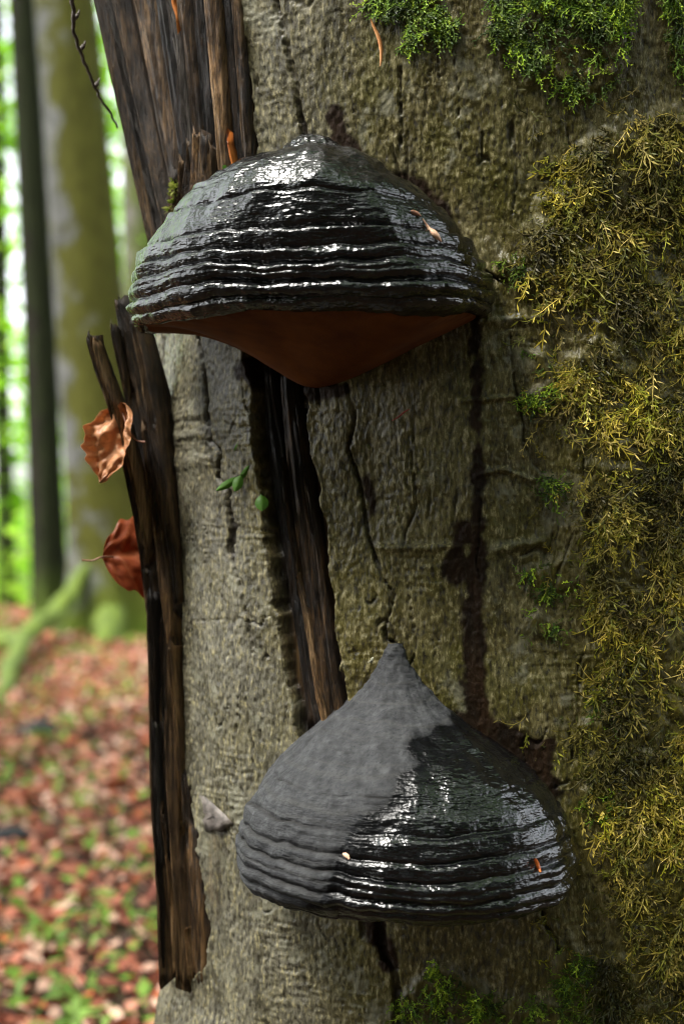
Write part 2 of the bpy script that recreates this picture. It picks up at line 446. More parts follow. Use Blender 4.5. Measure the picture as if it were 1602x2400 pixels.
alga = np.clip(1.1-np.hypot((U-830)/330, (V-1180)/520), 0, 1)*.9+np.clip(1.1-np.hypot((U-1120)/330, (V-2240)/220), 0, 1)*.7
alga = np.clip(alga+.25*fbm(A/.06, Z/.06, o=2, seed=50), 0, 1)*(V > 700)
grey = np.clip(1-sstep(560, 760, U-(V-1300)*.12), 0, 1)*(V > 700)+.55*sstep(560, 600, U)*(1-sstep(760, 900, U))*(V < 500)
alga = np.clip(alga+.9*np.exp(-(np.clip(-sd2, 0, 400)/28)**2)*(V > 780)*(V < 1250)*(sd2 < 0), 0, 1)
grey = np.clip(grey-.8*np.exp(-(np.clip(-sd2, 0, 400)/30)**2)*(V > 780)*(V < 1250)+.35*fbm(A/.05, Z/.08, o=3, seed=52), 0, 1)
# relief
big = .006*fbm(A/.11, Z/.22, o=3, seed=60)
rot = .35*perlin(A/.08, Z/.08, seed=61)
a2, z2 = A+rot*.004, Z+A*.25
lump = perlin(a2/.0036, z2/.0105, seed=62)
lump2 = perlin(a2/.0080, z2/.022, seed=63)
wr = perlin(A/.02, Z/.0035, seed=64)*sstep(.12, .4, perlin(A/.07, Z/.05, seed=65)+.25*np.exp(-((V-1020)/70)**2)*(U < 620)*2)
h = big+.0007*lump+.0004*lump2+.0011*wr
for (x0, y0, x1, y1, r, am) in [(890, 1285, 1060, 1283, 9, .0030), (1165, 1290, 1265, 1270, 12, .003), (1085, 940, 1200, 930, 5, .003), (1115, 1115, 1180, 1100, 6, .0025), (1180, 1100, 1245, 1125, 6, .0025), (1120, 755, 1260, 745, 10, .0025), (370, 975, 500, 965, 14, .0022), (375, 1030, 490, 1015, 14, .002), (400, 1090, 500, 1080, 16, .0022)]:
    h = h+am*np.exp(-(np.maximum(pl_dist(U, V, [(x0, y0), (x1, y1)])+wob, 0)/r)**2)
h = h+.0011*perlin(A/.0026+Z/.02, Z/.0045, seed=66)
# bark lips beside cracks, flake by the lower fungus
h = h-.007*np.clip(crk, 0, 1)**1.3
h = h+np.maximum(mbrown, mgreen)*(.004+.003*perlin(A/.012, Z/.012, seed=70))
hw = -.006-.010*sstep(300, 420, U)-.010*sstep(0, 60, np.maximum(sd2, 0))+.0035*fbm(A/.006, Z/.11, o=3, seed=71)+.002*perlin(A/.0022, Z/.04, seed=72)
hw = np.where(sd3 > np.maximum(sd1, sd2), -.006, hw)
edge = np.exp(-(np.minimum(sd1, 0)/14)**2)*(sd1 < 0)+np.exp(-(np.minimum(sd2, 0)/14)**2)*(sd2 < 0)
h = h+.0022*edge
h = h*(1-wood)+hw*wood
flare = .20*np.exp(-np.clip(Z, 0, 9)/.16)*(1+.5*np.sin(5*PH+1))
h = h+flare
fade = np.where(far, .3, 1.0)
TX, TY, TZ = X+NX*h, Y+NY*h, Z
tree = empty('beech_tree', (CX, Y0, 0), 'huge mossy dying beech trunk carrying two hoof-shaped fungi, bark split open to dark wood', 'tree')
trunk = mesh_obj('trunk', np.stack([TX, TY, TZ], -1), grid_faces(*X.shape, wrap=True), BARK, tree,
    attrs=dict(wood=wood.ravel(), stain_dark=stn.ravel(), moss=moss.ravel(), crack=np.clip(crk, 0, 1).ravel(), alga=alga.ravel(), grey=grey.ravel()))
trunk['label'] = 'grey-brown wrinkled beech bark with fissures and moss'

# ------------------------------------------------------------------ exposed wood, strip by strip (parts of the tree)
def strip(path, mat, thick=.008, off=-.002, name='wood_strip', seed=0, nseg=70, jagged=True, parent=tree, ynear=None, curv=1.0):
    """path = [(px, py, width px)]; a splintered lath lying on the trunk"""
    path = np.array(path, float)
    t = np.linspace(0, 1, len(path)); tt = np.linspace(0, 1, nseg)
    px, py, pw = (np.interp(tt, t, path[:, k]) for k in range(3))
    prof = np.array([(-1, -1.6), (-1.02, .3), (-.9, .72), (-.6, .80), (-.42, .55), (-.2, .9), (.1, .82), (.3, .98), (.5, .6), (.72, .85), (.92, .6), (1.02, .2), (1, -1.6)])
    nc = len(prof); V_ = np.zeros((nseg, nc, 3))
    zap = CAM_Z-(py-1200)/F*1.33
    JJ = np.arange(nc)[None, :]
    NZ1 = perlin(JJ*1.7+seed*5.1, zap[:, None]/.05, seed=seed+3); NZ2 = perlin(JJ*2.3+seed*3.7, zap[:, None]/.012, seed=seed+8)
    for i in range(nseg):
        y = (min(surf_y(px[i], py[i]), .17) if ynear is None else float(np.interp(tt[i], np.linspace(0, 1, len(ynear)), ynear)))
        c0 = Vector(P(px[i], py[i], y))
        hw_ = pw[i]*.5/F*(y-CAM_Y)
        th = math.atan2((c0.x-CX), max(Y0-c0.y, .02))
        nv = Vector((math.sin(th), -math.cos(th), 0)); tv = Vector((math.cos(th), math.sin(th), 0))
        if abs(tv.x) < .55: tv = Vector((.8, .6, 0)); nv = Vector((.6*-1, -.8, 0))
        c0.x -= nv.x*(off+thick*.5)
        for j, (a_, b_) in enumerate(prof):
            nzv = float(NZ1[i, j]); nz2 = float(NZ2[i, j])
            q = c0+tv*(hw_*(a_+.16*nzv+.07*nz2)/max(abs(tv.x), .5))+nv*(off+thick*(b_+.35*nzv*(b_ > 0)+.12*nz2))
            V_[i, j] = q
        if jagged and i in (0, nseg-1):
            for j in range(nc):
                V_[i, j, 2] += (1 if i == 0 else -1)*abs(float(perlin(j*1.9+.3, seed*2.2, seed=5)))*.022
    f = grid_faces(nseg, nc, wrap=True)
    o = mesh_obj(name, V_.reshape(-1, 3), f, mat, parent)
    # close both ends
    me = o.data
    import bmesh
    bm = bmesh.new(); bm.from_mesh(me); bm.verts.ensure_lookup_table()
    bm.faces.new([bm.verts[j] for j in range(nc)]); bm.faces.new([bm.verts[(nseg-1)*nc+j] for j in reversed(range(nc))])
    bmesh.ops.recalc_face_normals(bm, faces=bm.faces); bm.to_mesh(me); bm.free()
    return o
TOPS = [(223, 254, 322, 354, W_BROWN, .008, .004), (252, 264, 350, 364, W_GREY, .012, .005), (264, 309, 364, 402, W_BROWN, .010, .003),
        (313, 363, 404, 434, W_BROWN, .011, .003), (367, 401, 434, 458, W_BLACK, .008, .000), (399, 418, 458, 474, W_GREY, .012, .004), (417, 447, 474, 492, W_BROWN, .010, .003),
        (449, 479, 492, 517, W_BLACK, .007, -.004), (480, 513, 517, 549, W_TAN, .010, .003), (515, 543, 551, 577, W_BLACK, .006, -.006), (543, 567, 577, 602, W_BROWN, .009, .000)]
for k, (l0, r0, l1, r1, mt, th, of) in enumerate(TOPS):
    s0 = (l1-l0)/450; s1 = (r1-r0)/450
    pth = []
    for v in (-330, -120, 60, 240, 420, 640):
        b_ = 1 if v > 0 else 1
        l, r = l0+s0*v, r0+s1*v
        pth.append(((l+r)/2, v, (r-l)*.95))
    strip(pth, mt, th, of, seed=k+1)
ORANGE = mat_simple('fresh_orange_wood', (.30, .07, .010), (.62, .22, .04), 120, .5, stretch=(1, 1, .1))
strip([(404, -40, 5), (410, 20, 6), (420, 52, 2)], ORANGE, .004, .014, name='wood_splinter', seed=40, nseg=20)
strip([(537, 340, 2), (543, 370, 5), (549, 395, 3)], ORANGE, .004, .011, name='wood_splinter', seed=41, nseg=16)
# broken stub standing in front of the fungus' shoulder
for k, (x0, y0_, w0, x1, w1, mt) in enumerate([(448, 352, 10, 440, 22, W_BROWN), (463, 330, 14, 456, 26, W_TAN), (482, 344, 13, 478, 26, W_BROWN), (496, 372, 8, 496, 20, W_BROWN), (430, 392, 9, 424, 22, W_TAN), (416, 424, 8, 408, 20, W_BROWN)]):
    strip([(x0, y0_, w0), (x0*.7+x1*.3, y0_*.7+156, w0*.5+w1*.5), (x1, 530, w1)], mt, .008, .012+.002*(k % 2), name='broken_stub', seed=50+k, nseg=36)
# the torn laths on the left below the fungus
strip([(288, 712, 20), (303, 780, 34), (322, 870, 44), (345, 980, 54), (366, 1100, 56), (386, 1230, 54), (402, 1330, 48), (414, 1430, 26)], W_DARK, .012, .002, seed=60)
strip([(300, 790, 5), (324, 900, 9), (348, 1010, 10), (366, 1120, 9), (382, 1230, 5)], W_BROWN, .010, .011, seed=73)
strip([(372, 1010, 5), (388, 1120, 9), (402, 1240, 9), (416, 1360, 6)], W_BLACK, .010, .006, seed=74)
strip([(318, 760, 10), (340, 860, 18), (362, 990, 22), (384, 1120, 20), (404, 1260, 16), (420, 1400, 8)], W_BROWN, .010, .010, seed=61)
strip([(345, 1010, 12), (360, 1120, 20), (378, 1250, 20), (392, 1370, 20), (402, 1480, 12)], W_TAN, .010, .012, seed=62)
strip([(214, 800, 9), (236, 868, 15), (262, 940, 17), (284, 1010, 18), (305, 1100, 20), (328, 1200, 22), (345, 1300, 24), (356, 1420, 20)], W_BROWN, .007, .010, name='wood_splinter', seed=63, ynear=[.12, .125, .13, .14, .15, .16, .17, .18])
strip([(222, 815, 4), (244, 880, 7), (268, 945, 8), (292, 1015, 8), (314, 1105, 8), (336, 1205, 8), (352, 1300, 8)], W_TAN, .006, .015, name='wood_splinter', seed=64, ynear=[.118, .123, .128, .138, .148, .158, .168])
strip([(266, 780, 5), (277, 830, 7), (291, 890, 8), (304, 950, 10), (318, 1020, 12), (334, 1110, 14)], W_BROWN, .005, .006, name='wood_splinter', seed=65, ynear=[.15, .152, .155, .16, .165, .17])
strip([(352, 1340, 14), (362, 1420, 26), (370, 1520, 36), (374, 1650, 38), (377, 1790, 42), (386, 1950, 44), (396, 2100, 46), (402, 2285, 46)], W_BROWN, .012, .004, seed=66)
strip([(358, 1400, 5), (364, 1520, 10), (366, 1660, 12), (368, 1800, 12), (376, 1960, 12), (386, 2120, 10), (390, 2230, 6)], W_BLACK, .010, .011, seed=75)
strip([(388, 1450, 4), (392, 1580, 8), (394, 1720, 9), (398, 1860, 9), (404, 1980, 6)], W_BLACK, .010, .013, seed=76)
strip([(396, 1420, 18), (402, 1540, 26), (406, 1680, 30), (412, 1820, 34), (424, 1980, 38), (436, 2120, 40), (440, 2285, 40)], W_BROWN, .012, .008, seed=67)
strip([(412, 1560, 8), (424, 1680, 16), (436, 1800, 20), (446, 1920, 24), (458, 2060, 28), (466, 2180, 34), (470, 2280, 30)], W_DARK, .010, .004, seed=68)
strip([(404, 1520, 5), (410, 1600, 9), (420, 1720, 11), (428, 1840, 10), (432, 1930, 5)], W_TAN, .009, .013, seed=69)
strip([(388, 1900, 6), (398, 1980, 10), (408, 2080, 13), (414, 2180, 12), (416, 2240, 6)], W_TAN, .009, .012, seed=70)
strip([(440, 2180, 6), (448, 2230, 12), (452, 2270, 10)], W_TAN, .008, .014, seed=71)
strip([(366, 1700, 4), (371, 1800, 8), (376, 1900, 8), (384, 2010, 5)], W_GREY, .008, .014, seed=72)
# rotten laths inside the split between the two fungi
for k, (pth, mt, th, of) in enumerate([
    ([(628, 880, 20), (640, 1010, 34), (660, 1160, 38), (688, 1340, 38), (712, 1500, 36), (740, 1700, 34)], W_BLACK, .010, -.027),
    ([(672, 880, 30), (682, 1010, 34), (700, 1160, 36), (722, 1320, 36), (744, 1480, 36), (772, 1700, 34)], W_DARK, .012, -.026),
    ([(700, 960, 8), (716, 1090, 16), (740, 1250, 20), (758, 1400, 22), (776, 1540, 24), (800, 1690, 22)], W_DARK, .010, -.021),
    ([(700, 1360, 5), (718, 1440, 12), (734, 1540, 16), (752, 1640, 18), (764, 1700, 14)], W_TAN, .010, -.018),
    ([(664, 1100, 4), (672, 1180, 8), (690, 1290, 8), (702, 1370, 4)], W_DARK, .010, -.018)]):
    strip(pth, mt, th, of, seed=80+k)

# curled bark flake beside the lower fungus
FLAKE = mat_simple('bark_flake', (.050, .042, .036), (.17, .145, .125), 130, .6, bump=.8)
def flake(name, pts, y_out, thick, mat, parent):
    c_ = np.mean(pts, 0); vs_, fs = [], []
    n = len(pts)
    for layer in (0, 1):
        for ring in (1.0, .55, .0):
            for (px, py) in pts:
                q = c_+(np.array([px, py])-c_)*ring
                y = surf_y(q[0], q[1])-y_out*(.35+.65*(1-ring))-thick*(layer == 0)+.0015*math.sin(px*.3+py*.2)
                vs_.append(P(q[0], q[1], y))
    for layer in (0, 1):
        for r in (0, 1):
            for j in range(n):
                b0 = layer*3*n+r*n; q = (b0+j, b0+(j+1) % n, b0+n+(j+1) % n, b0+n+j)
                fs.append(q if layer == 0 else q[::-1])
    for j in range(n): fs.append((j, 3*n+j, 3*n+(j+1) % n, (j+1) % n))
    return mesh_obj(name, vs_, fs, mat, parent)
flake('bark_flake', [(466, 1862), (476, 1864), (500, 1884), (530, 1912), (546, 1930), (530, 1940), (516, 1950), (500, 1946), (482, 1950), (470, 1926), (472, 1908), (464, 1896)], .0045, .0025, FLAKE, tree)

# ------------------------------------------------------------------ bracket fungi
def fungus(name, label, levels, xc, y0, skew, sag, pore_px, pore_drop, grooves, wet_fn, mats, facing, pores_label, seed, th0=-25, th1=205, tier=.0036, tier_min=.0015):
    """levels rows: (photo y, left x, right x, protrusion m) read at the outline; stacked half-ellipse sections"""
    lv = np.array(levels, float)
    root = empty(name, P(xc, lv[-1, 0], y0), label, 'fungus')
    d0 = y0-CAM_Y
    zl = CAM_Z-(lv[:, 0]-1200)/F*d0
    xl = (lv[:, 1]-801)/F*d0; xr = (lv[:, 2]-801)/F*d0
    nT, nS = 520, 330
    # arc-length resample of the front/side profile
    rad = (xr-xl)/2
    s = np.concatenate([[0], np.cumsum(np.hypot(np.diff(rad)+np.diff(lv[:, 3])*.3, np.diff(zl)))]); s /= s[-1]
    ss = np.linspace(0, 1, nS)
    def cr(v):                                 # smooth interpolation
        f = np.interp(ss, s, v)
        kern = np.exp(-np.linspace(-2, 2, 19)**2); kern /= kern.sum()
        pad = np.concatenate([2*f[0]-f[9:0:-1], f, 2*f[-1]-f[-2:-11:-1]])
        return np.convolve(pad, kern, 'valid')
    zl_, xl_, xr_, p_ = cr(zl), cr(xl), cr(xr), cr(lv[:, 3])
    th = np.radians(np.linspace(th0, th1, nT))       # 0 = right, 90 = front, 180 = left
    TH, S = np.meshgrid(th, ss)
    cxm = (xl_+xr_)/2
    k = np.clip(np.argmax(s > .12), 1, 99)
    cxw = cxm[:, None]
    half = ((xr_-xl_)/2)[:, None]
    ex = 2.25
    ct, st = np.cos(TH), np.sin(TH)
    kk = (np.abs(ct)**ex+np.abs(st)**ex)**(-1/ex)
    Xf = cxw+half*kk*ct
    Yf = y0-np.where(st > 0, p_[:, None], .12)*kk*st
    Yf = Yf+skew*(cxw-Xf)*1.0
    Zf = zl_[:, None]+0*TH
    lowf = sstep(.35, 1.0, S)
    Zf = Zf-sag*np.clip(st, 0, 1)**1.2*lowf
    # lobed, uneven growth
    lob = .0065*fbm(ct*1.6+seed, st*1.6, S*2.2, o=3, seed=seed)*sstep(.02, .35, S)
    # normals by finite differences
    def normals(a, b, c_):
        du = np.stack([np.gradient(q, axis=1) for q in (a, b, c_)], -1); dv = np.stack([np.gradient(q, axis=0) for q in (a, b, c_)], -1)
        n = np.cross(dv, du); n /= np.linalg.norm(n, axis=-1, keepdims=True)+1e-12
        return n
    N = normals(Xf, Yf, Zf)
    if (N[nS//2, nT//2, 1] > 0): N = -N
    sw = S+.020*fbm(ct*1.5, st*1.5, S*2.5, o=3, seed=seed+9)+.006*perlin(ct*8, st*8, S*5, seed=seed+12)
    hh = lob; gro = np.zeros_like(S)
    for (gy_, wd, dp) in grooves:
        sg = float(np.interp(gy_, lv[:, 0], s))
        mod = np.clip(.7+1.3*perlin(ct*2.3+sg*9, st*2.3, seed=seed+int(sg*100)), .05, 1.35)
        g = np.exp(-np.abs((sw-sg)/wd)**1.4)*mod
        hh = hh-dp*g+dp*.75*np.exp(-((sw-sg-wd*2.6)/(wd*2.2))**2)*mod
        gro = np.maximum(gro, np.clip(g*dp/.0022, 0, 1))
    # each year's tier swells between its grooves
    gs = sorted(float(np.interp(g_[0], lv[:, 0], s)) for g_ in grooves if g_[2] >= tier_min)+[1.0]
    for g0, g1 in zip(gs[:-1], gs[1:]):
        f_ = np.clip((sw-g0)/(g1-g0), 0, 1)
        hh = hh+tier*min(1, (g1-g0)/.07)*np.sqrt(np.clip(1-(2*f_-1)**2, 0, 1))*(sw > g0)*(sw < g1)
    # fine concentric wrinkles and pebbling
    hh = hh+.0005*perlin(ct*4.5, st*4.5, sw*70, seed=seed+20)*sstep(.4, .7, S)
    hh = hh+.0012*fbm(ct*5+S*3, st*5, S*9, o=2, seed=seed+27)*sstep(.2, .45, S)
    hh = hh+.0004*np.abs(perlin(Xf/.007, Yf/.007, Zf/.0035, seed=seed+28))*sstep(.2, .4, S)
    hh = hh+.00032*perlin(Xf/.0040, Yf/.0040, Zf/.0032, seed=seed+21)+.0009*perlin(Xf/.013, Yf/.013, Zf/.007, seed=seed+22)
    peb = 1-sstep(.10, .30, S)
    hh = hh+.0014*peb*perlin(Xf/.0050, Yf/.0055, Zf/.0055, seed=seed+23)
    # knobbly margin
    hh = hh+.0016*sstep(.82, .9, S)*(1-sstep(.95, 1, S))*np.clip(perlin(ct*11, st*11, S*7, seed=seed+25), -.2, 1)
    Q = np.stack([Xf, Yf, Zf], -1)+N*hh[..., None]
    DDf = Q[..., 1]-CAM_Y
    Uf = 801+F*Q[..., 0]/DDf; Vf = 1200-F*(Q[..., 2]-CAM_Z)/DDf
    wet, gloss = wet_fn(Uf, Vf, Q)
    margin = sstep(.93, .985, S+.02*perlin(ct*6, st*6, seed=seed+30))
    verts = Q.reshape(-1, 3); faces = grid_faces(nS, nT)
    top = Q[0].mean(0)
    verts = np.vstack([verts, top[None]])
    tf = np.stack([np.full(nT-1, len(verts)-1), np.arange(nT-1)+1, np.arange(nT-1), np.arange(nT-1)], -1)
    att = lambda v: np.append(v.ravel(), 0)
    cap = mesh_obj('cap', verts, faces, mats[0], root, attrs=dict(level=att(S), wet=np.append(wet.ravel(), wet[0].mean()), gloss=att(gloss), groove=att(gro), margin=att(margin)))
    # pore surface: from the lip in to a point low on the bark
    lip = Q[-1]; nR = 60
    qq = np.linspace(1.0, 0, nR)
    cpt = np.array(P(pore_px[0], pore_px[1], y0+.01))
    W_ = np.zeros((nR, nT, 3))
    lf = sstep(60, 150, np.degrees(th))           # 0 right, 1 left
    kern = np.exp(-np.linspace(-2, 2, 61)**2); kern /= kern.sum()
    lip_s = np.stack([np.convolve(np.pad(lip[:, k_], 30, mode='reflect', reflect_type='odd'), kern, 'valid') for k_ in range(3)], -1)
    lip_raw = lip
    for i, q in enumerate(qq):
        bl = float(sstep(1.0, .86, q)) if False else min(1.0, (1-q)/.14)
        lip = lip_raw*(1-bl)+lip_s*bl
        W_[i] = cpt+(lip-cpt)*q
        dr0 = 1-(math.sqrt(q*q+.035)-.187)/(math.sqrt(1.035)-.187); dr = dr0*(1-lf)+(dr0**pore_drop)*lf
        zq = lip[:, 2]+(cpt[2]-lip[:, 2])*dr
        W_[i, :, 2] = zq+.0015*perlin(W_[i, :, 0]/.04, W_[i, :, 1]/.04, seed=seed+40)
        if i == 0: W_[i, :, 2] += .0015
    pf = grid_faces(nR, nT)[:, ::-1]
    po = mesh_obj('pore_surface', W_.reshape(-1, 3), pf, mats[1], root)
    po['label'] = pores_label
    return root, Q, S, th

CAP_WET = mat_cap('fungus_cap')
PORE = mat_simple('pore_rust', (.080, .020, .0012), (.145, .042, .0030), 40, .75, .25, .35, bd=.0006)
PORE2 = mat_simple('pore_brown', (.05, .022, .010), (.10, .045, .022), 26, .75, .25, .35, bd=.0006)
UPL = [(338, 700, 750, .028), (343, 682, 770, .042), (356, 664, 796, .050), (374, 650, 818, .055), (390, 612, 838, .064), (412, 556, 880, .092), (444, 482, 918, .118), (475, 442, 954, .130), (526, 393, 1024, .144), (572, 357, 1068, .147), (608, 328, 1099, .152), (649, 311, 1121, .155), (684, 301, 1135, .156), (712, 300, 1139, .154), (734, 304, 1134, .149), (750, 316, 1120, .139), (757, 332, 1104, .128)]
UG = [(430, .004, .0010), (478, .004, .0016), (528, .005, .0016), (594, .007, .0036), (632, .006, .0030), (663, .006, .0032), (682, .003, .0010), (704, .007, .0034), (736, .004, .0016)]
def wet_up(Uf, Vf, Q): return np.ones_like(Uf), np.clip(.55+.45*sstep(330, 520, Uf)+.5*fbm(Q[..., 0]/.02, Q[..., 1]/.02, Q[..., 2]/.012, o=2, seed=79), .1, 1)
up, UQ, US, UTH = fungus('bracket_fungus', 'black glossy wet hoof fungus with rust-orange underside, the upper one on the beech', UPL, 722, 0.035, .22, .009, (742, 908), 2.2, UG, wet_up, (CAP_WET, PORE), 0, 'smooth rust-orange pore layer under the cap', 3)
LOL = [(1508, 908, 942, .004), (1516, 903, 946, .007), (1540, 896, 950, .011), (1560, 885, 963, .015), (1600, 860, 992, .026), (1645, 818, 1034, .044), (1690, 763, 1092, .068), (1740, 698, 1164, .095), (1790, 643, 1228, .117), (1840, 601, 1271, .131), (1890, 576, 1294, .136), (1940, 560, 1312, .142), (1985, 553, 1320, .145), (2010, 557, 1316, .144), (2032, 572, 1302, .137), (2048, 598, 1278, .125), (2058, 640, 1238, .108)]
LG = [(1720, .004, .0006), (1800, .004, .0012), (1868, .005, .0016), (1915, .005, .0022), (1950, .005, .0024), (1972, .003, .0010), (1992, .006, .0026), (2020, .005, .0018), (2038, .003, .0010)]
WETP = [(1075, 1640), (1050, 1690), (1020, 1702), (1005, 1730), (965, 1730), (955, 1755), (975, 1785), (960, 1800), (930, 1815), (925, 1850), (900, 1885), (840, 1905), (815, 1935), (812, 1975), (790, 2030), (760, 2090), (700, 2130), (660, 2200), (1600, 2300), (1600, 1600)]
def wet_lo(Uf, Vf, Q):
    s_ = poly_sd(Uf, Vf, WETP)+18*fbm(Q[..., 0]/.020, Q[..., 1]/.020, Q[..., 2]/.020, o=2, seed=78)
    return np.maximum(.55*sstep(-26, -2, s_)+.45*sstep(-4, 6, s_), .75*sstep(2085, 2125, Vf)), sstep(8, 90, s_)  # lowest rim band is darkened too, on the dry side as well
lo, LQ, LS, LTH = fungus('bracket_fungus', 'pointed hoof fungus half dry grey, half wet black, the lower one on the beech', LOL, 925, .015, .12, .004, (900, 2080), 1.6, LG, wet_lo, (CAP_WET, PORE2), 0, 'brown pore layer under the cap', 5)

# ------------------------------------------------------------------ moss
def moss_strands(name, n, mask, color_fn, len_rng, width, hang, mat, label, seed, curl=1.0, side=5, lift=.5):
    rng = np.random.default_rng(seed)
    ok = (PH > math.radians(-80)) & (PH < math.radians(49)) & (ZZ > .45) & (ZZ < 1.62)
    prob = np.where(ok, mask, 0)*np.gradient(arc)[None, :]*np.gradient(zr)[:, None]
    prob = prob.ravel()/prob.sum()
    idx = rng.choice(prob.size, n, p=prob)
    p0 = np.stack([TX.ravel()[idx], TY.ravel()[idx], TZ.ravel()[idx]], -1)
    nn = np.stack([NX.ravel()[idx], NY.ravel()[idx], 0*NX.ravel()[idx]], -1)
    tt = np.stack([-nn[:, 1], nn[:, 0], 0*nn[:, 0]], -1)
    p0 += (rng.random((n, 1))-.5)*.0014*tt
    up = np.tile([0, 0, 1.0], (n, 1))
    ang = rng.normal(0, .8, n)
    L = rng.uniform(*len_rng, n)*(.6+.8*rng.random(n)**2)
    patch = perlin(p0[:, 0]/.05, p0[:, 2]/.05, seed=seed)
    ang = ang+.9*patch
    d = (np.sin(ang)[:, None]*tt-np.cos(ang)[:, None]*up*hang)
    d += nn*(lift*rng.uniform(.3, 1.3, (n, 1))); d /= np.linalg.norm(d, axis=1, keepdims=True)
    K = 6
    pts = np.zeros((n, K, 3)); pts[:, 0] = p0-nn*.001
    dirs = d.copy(); turn = rng.normal(0, .35*curl, (n, 1)); drop = rng.uniform(.02, .35, (n, 1))*hang
    for k in range(1, K):
        dirs = dirs+turn*np.cross(nn, dirs)-up*drop*.5-nn*.16*lift*k*.5+rng.normal(0, .12, (n, 3))
        dirs /= np.linalg.norm(dirs, axis=1, keepdims=True)
        pts[:, k] = pts[:, k-1]+dirs*(L/(K-1))[:, None]
    cl = color_fn(rng, n, p0, patch)
    V_, F_, C_ = [], [], []
    # stem: three-sided tapered tube
    off = 0
    wv = width*rng.uniform(.7, 1.3, n)
    tang = np.gradient(pts, axis=1); tang /= np.linalg.norm(tang, axis=2, keepdims=True)+1e-9
    s1 = np.cross(tang, nn[:, None, :]); s1 /= np.linalg.norm(s1, axis=2, keepdims=True)+1e-9
    s2 = np.cross(tang, s1)
    tap = np.array([.75, 1, 1, .85, .6, .12])
    ring = []
    for a_ in (0, 2.094, 4.189):
        ring.append(pts+(s1*math.cos(a_)+s2*math.sin(a_))*(wv[:, None, None]*.5*tap[None, :, None]))
    R_ = np.stack(ring, 2)                      # n,K,3,3
    base = (np.arange(n)*K*3)[:, None, None]
    kk_, jj = np.meshgrid(np.arange(K-1), np.arange(3), indexing='ij')
    f = np.stack([kk_*3+jj, kk_*3+(jj+1) % 3, (kk_+1)*3+(jj+1) % 3, (kk_+1)*3+jj], -1).reshape(1, -1, 4)
    F_.append((base+f).reshape(-1, 4)); V_.append(R_.reshape(-1, 3))
    shade = np.array([.55, .7, .85, 1, 1.1, 1.2])
    C_.append(np.repeat((cl[:, None, :]*shade[None, :, None]), 3, axis=1).reshape(-1, 3))
    nv = n*K*3
    # side leaflets: slim diamonds
    for sidx in range(side):
        k = 1+sidx % (K-1); sg = 1 if sidx % 2 else -1
        b0 = pts[:, k]; ln = L*rng.uniform(.12, .30, n)
        dr = tang[:, k]*.75+s1[:, k]*sg*.7+nn*.25+rng.normal(0, .2, (n, 3)); dr /= np.linalg.norm(dr, axis=1, keepdims=True)
        sv = np.cross(dr, nn); sv /= np.linalg.norm(sv, axis=1, keepdims=True)+1e-9
        q = np.stack([b0, b0+dr*ln[:, None]*.45+sv*wv[:, None]*.55, b0+dr*ln[:, None], b0+dr*ln[:, None]*.45-sv*wv[:, None]*.55], 1)
        V_.append(q.reshape(-1, 3)); F_.append(nv+np.arange(n*4).reshape(-1, 4)); nv += n*4
        C_.append(np.repeat(cl*1.1, 4, axis=0))
    o = mesh_obj(name, np.vstack(V_), np.vstack(F_), mat, None, attrs=dict(tint=np.clip(np.vstack(C_), 0, 1)))
    tag(o, label, 'moss', kind='stuff'); return o
def mat_tint(name, transl=.25, rough=.55, spec=.4):
    m = NT(name); b = m.attr('tint', 'Color')
    p = m.pbsdf(Base_Color=b, Roughness=rough); p.inputs['Specular IOR Level'].default_value = spec
    if transl:
        tr = m.n('ShaderNodeBsdfTranslucent'); m.set(tr.inputs[0], b)
        mx = m.n('ShaderNodeMixShader'); mx.inputs[0].default_value = transl
        m.t.links.new(p.outputs[0], mx.inputs[1]); m.t.links.new(tr.outputs[0], mx.inputs[2]); m.t.links.new(mx.outputs[0], m.o.inputs[0])
    return m.m
MOSS = mat_tint('moss_strand')
def col_brown(rng, n, p0, patch):
    pal = np.array([(.20, .165, .012), (.33, .27, .026), (.48, .38, .075), (.21, .215, .010), (.58, .46, .14), (.13, .14, .008)])
    c_ = pal[rng.choice(len(pal), n, p=[.24, .24, .16, .18, .07, .11])]
    g = np.clip(.5+1.4*perlin(p0[:, 0]/.06+5, p0[:, 2]/.06, seed=88), 0, 1)[:, None]
    c_ = c_*(1-.5*g)+np.array([.085, .095, .008])*.5*g
    b_ = np.clip(.85+1.7*perlin(p0[:, 0]/.024, p0[:, 2]/.040, seed=89), .3, 1.8)[:, None]
    return c_*b_*rng.uniform(.5, 1.2, (n, 1))*np.array([1, .97, .9])
def col_green(rng, n, p0, patch):
    pal = np.array([(.10, .19, .007), (.18, .29, .012), (.34, .46, .025), (.05, .10, .005)])
    b_ = np.clip(1+1.6*perlin(p0[:, 0]/.018, p0[:, 2]/.020, seed=87), .4, 2.0)[:, None]
    return pal[rng.choice(len(pal), n, p=[.33, .3, .17, .2])]*rng.uniform(.4, 1.1, (n, 1))*b_
mb_mask = (.75*mbrown**1.5+.25*film)*np.clip(.30+2.2*(perlin(A/.026, Z/.045, seed=91)+.15)+1.2*perlin(A/.008, Z/.012, seed=93), .03, 1.6)
moss_strands('brown_moss', 13500, mb_mask, col_brown, (.011, .032), .00125, 1.0, MOSS, 'golden-brown shaggy moss hanging over the beech bark', 5, side=7, lift=.55)
fz = np.maximum(film, .5*mbrown)
moss_strands('short_moss', 12000, fz, lambda r, n, p0, pa: np.array([(.085, .085, .008), (.13, .12, .014), (.06, .07, .006)])[r.integers(3, size=n)]*r.uniform(.6, 1.3, (n, 1)), (.004, .008), .0010, 1.0, MOSS, 'short olive moss fuzz creeping over the bark around the shaggy moss', 15, side=2, lift=.5)
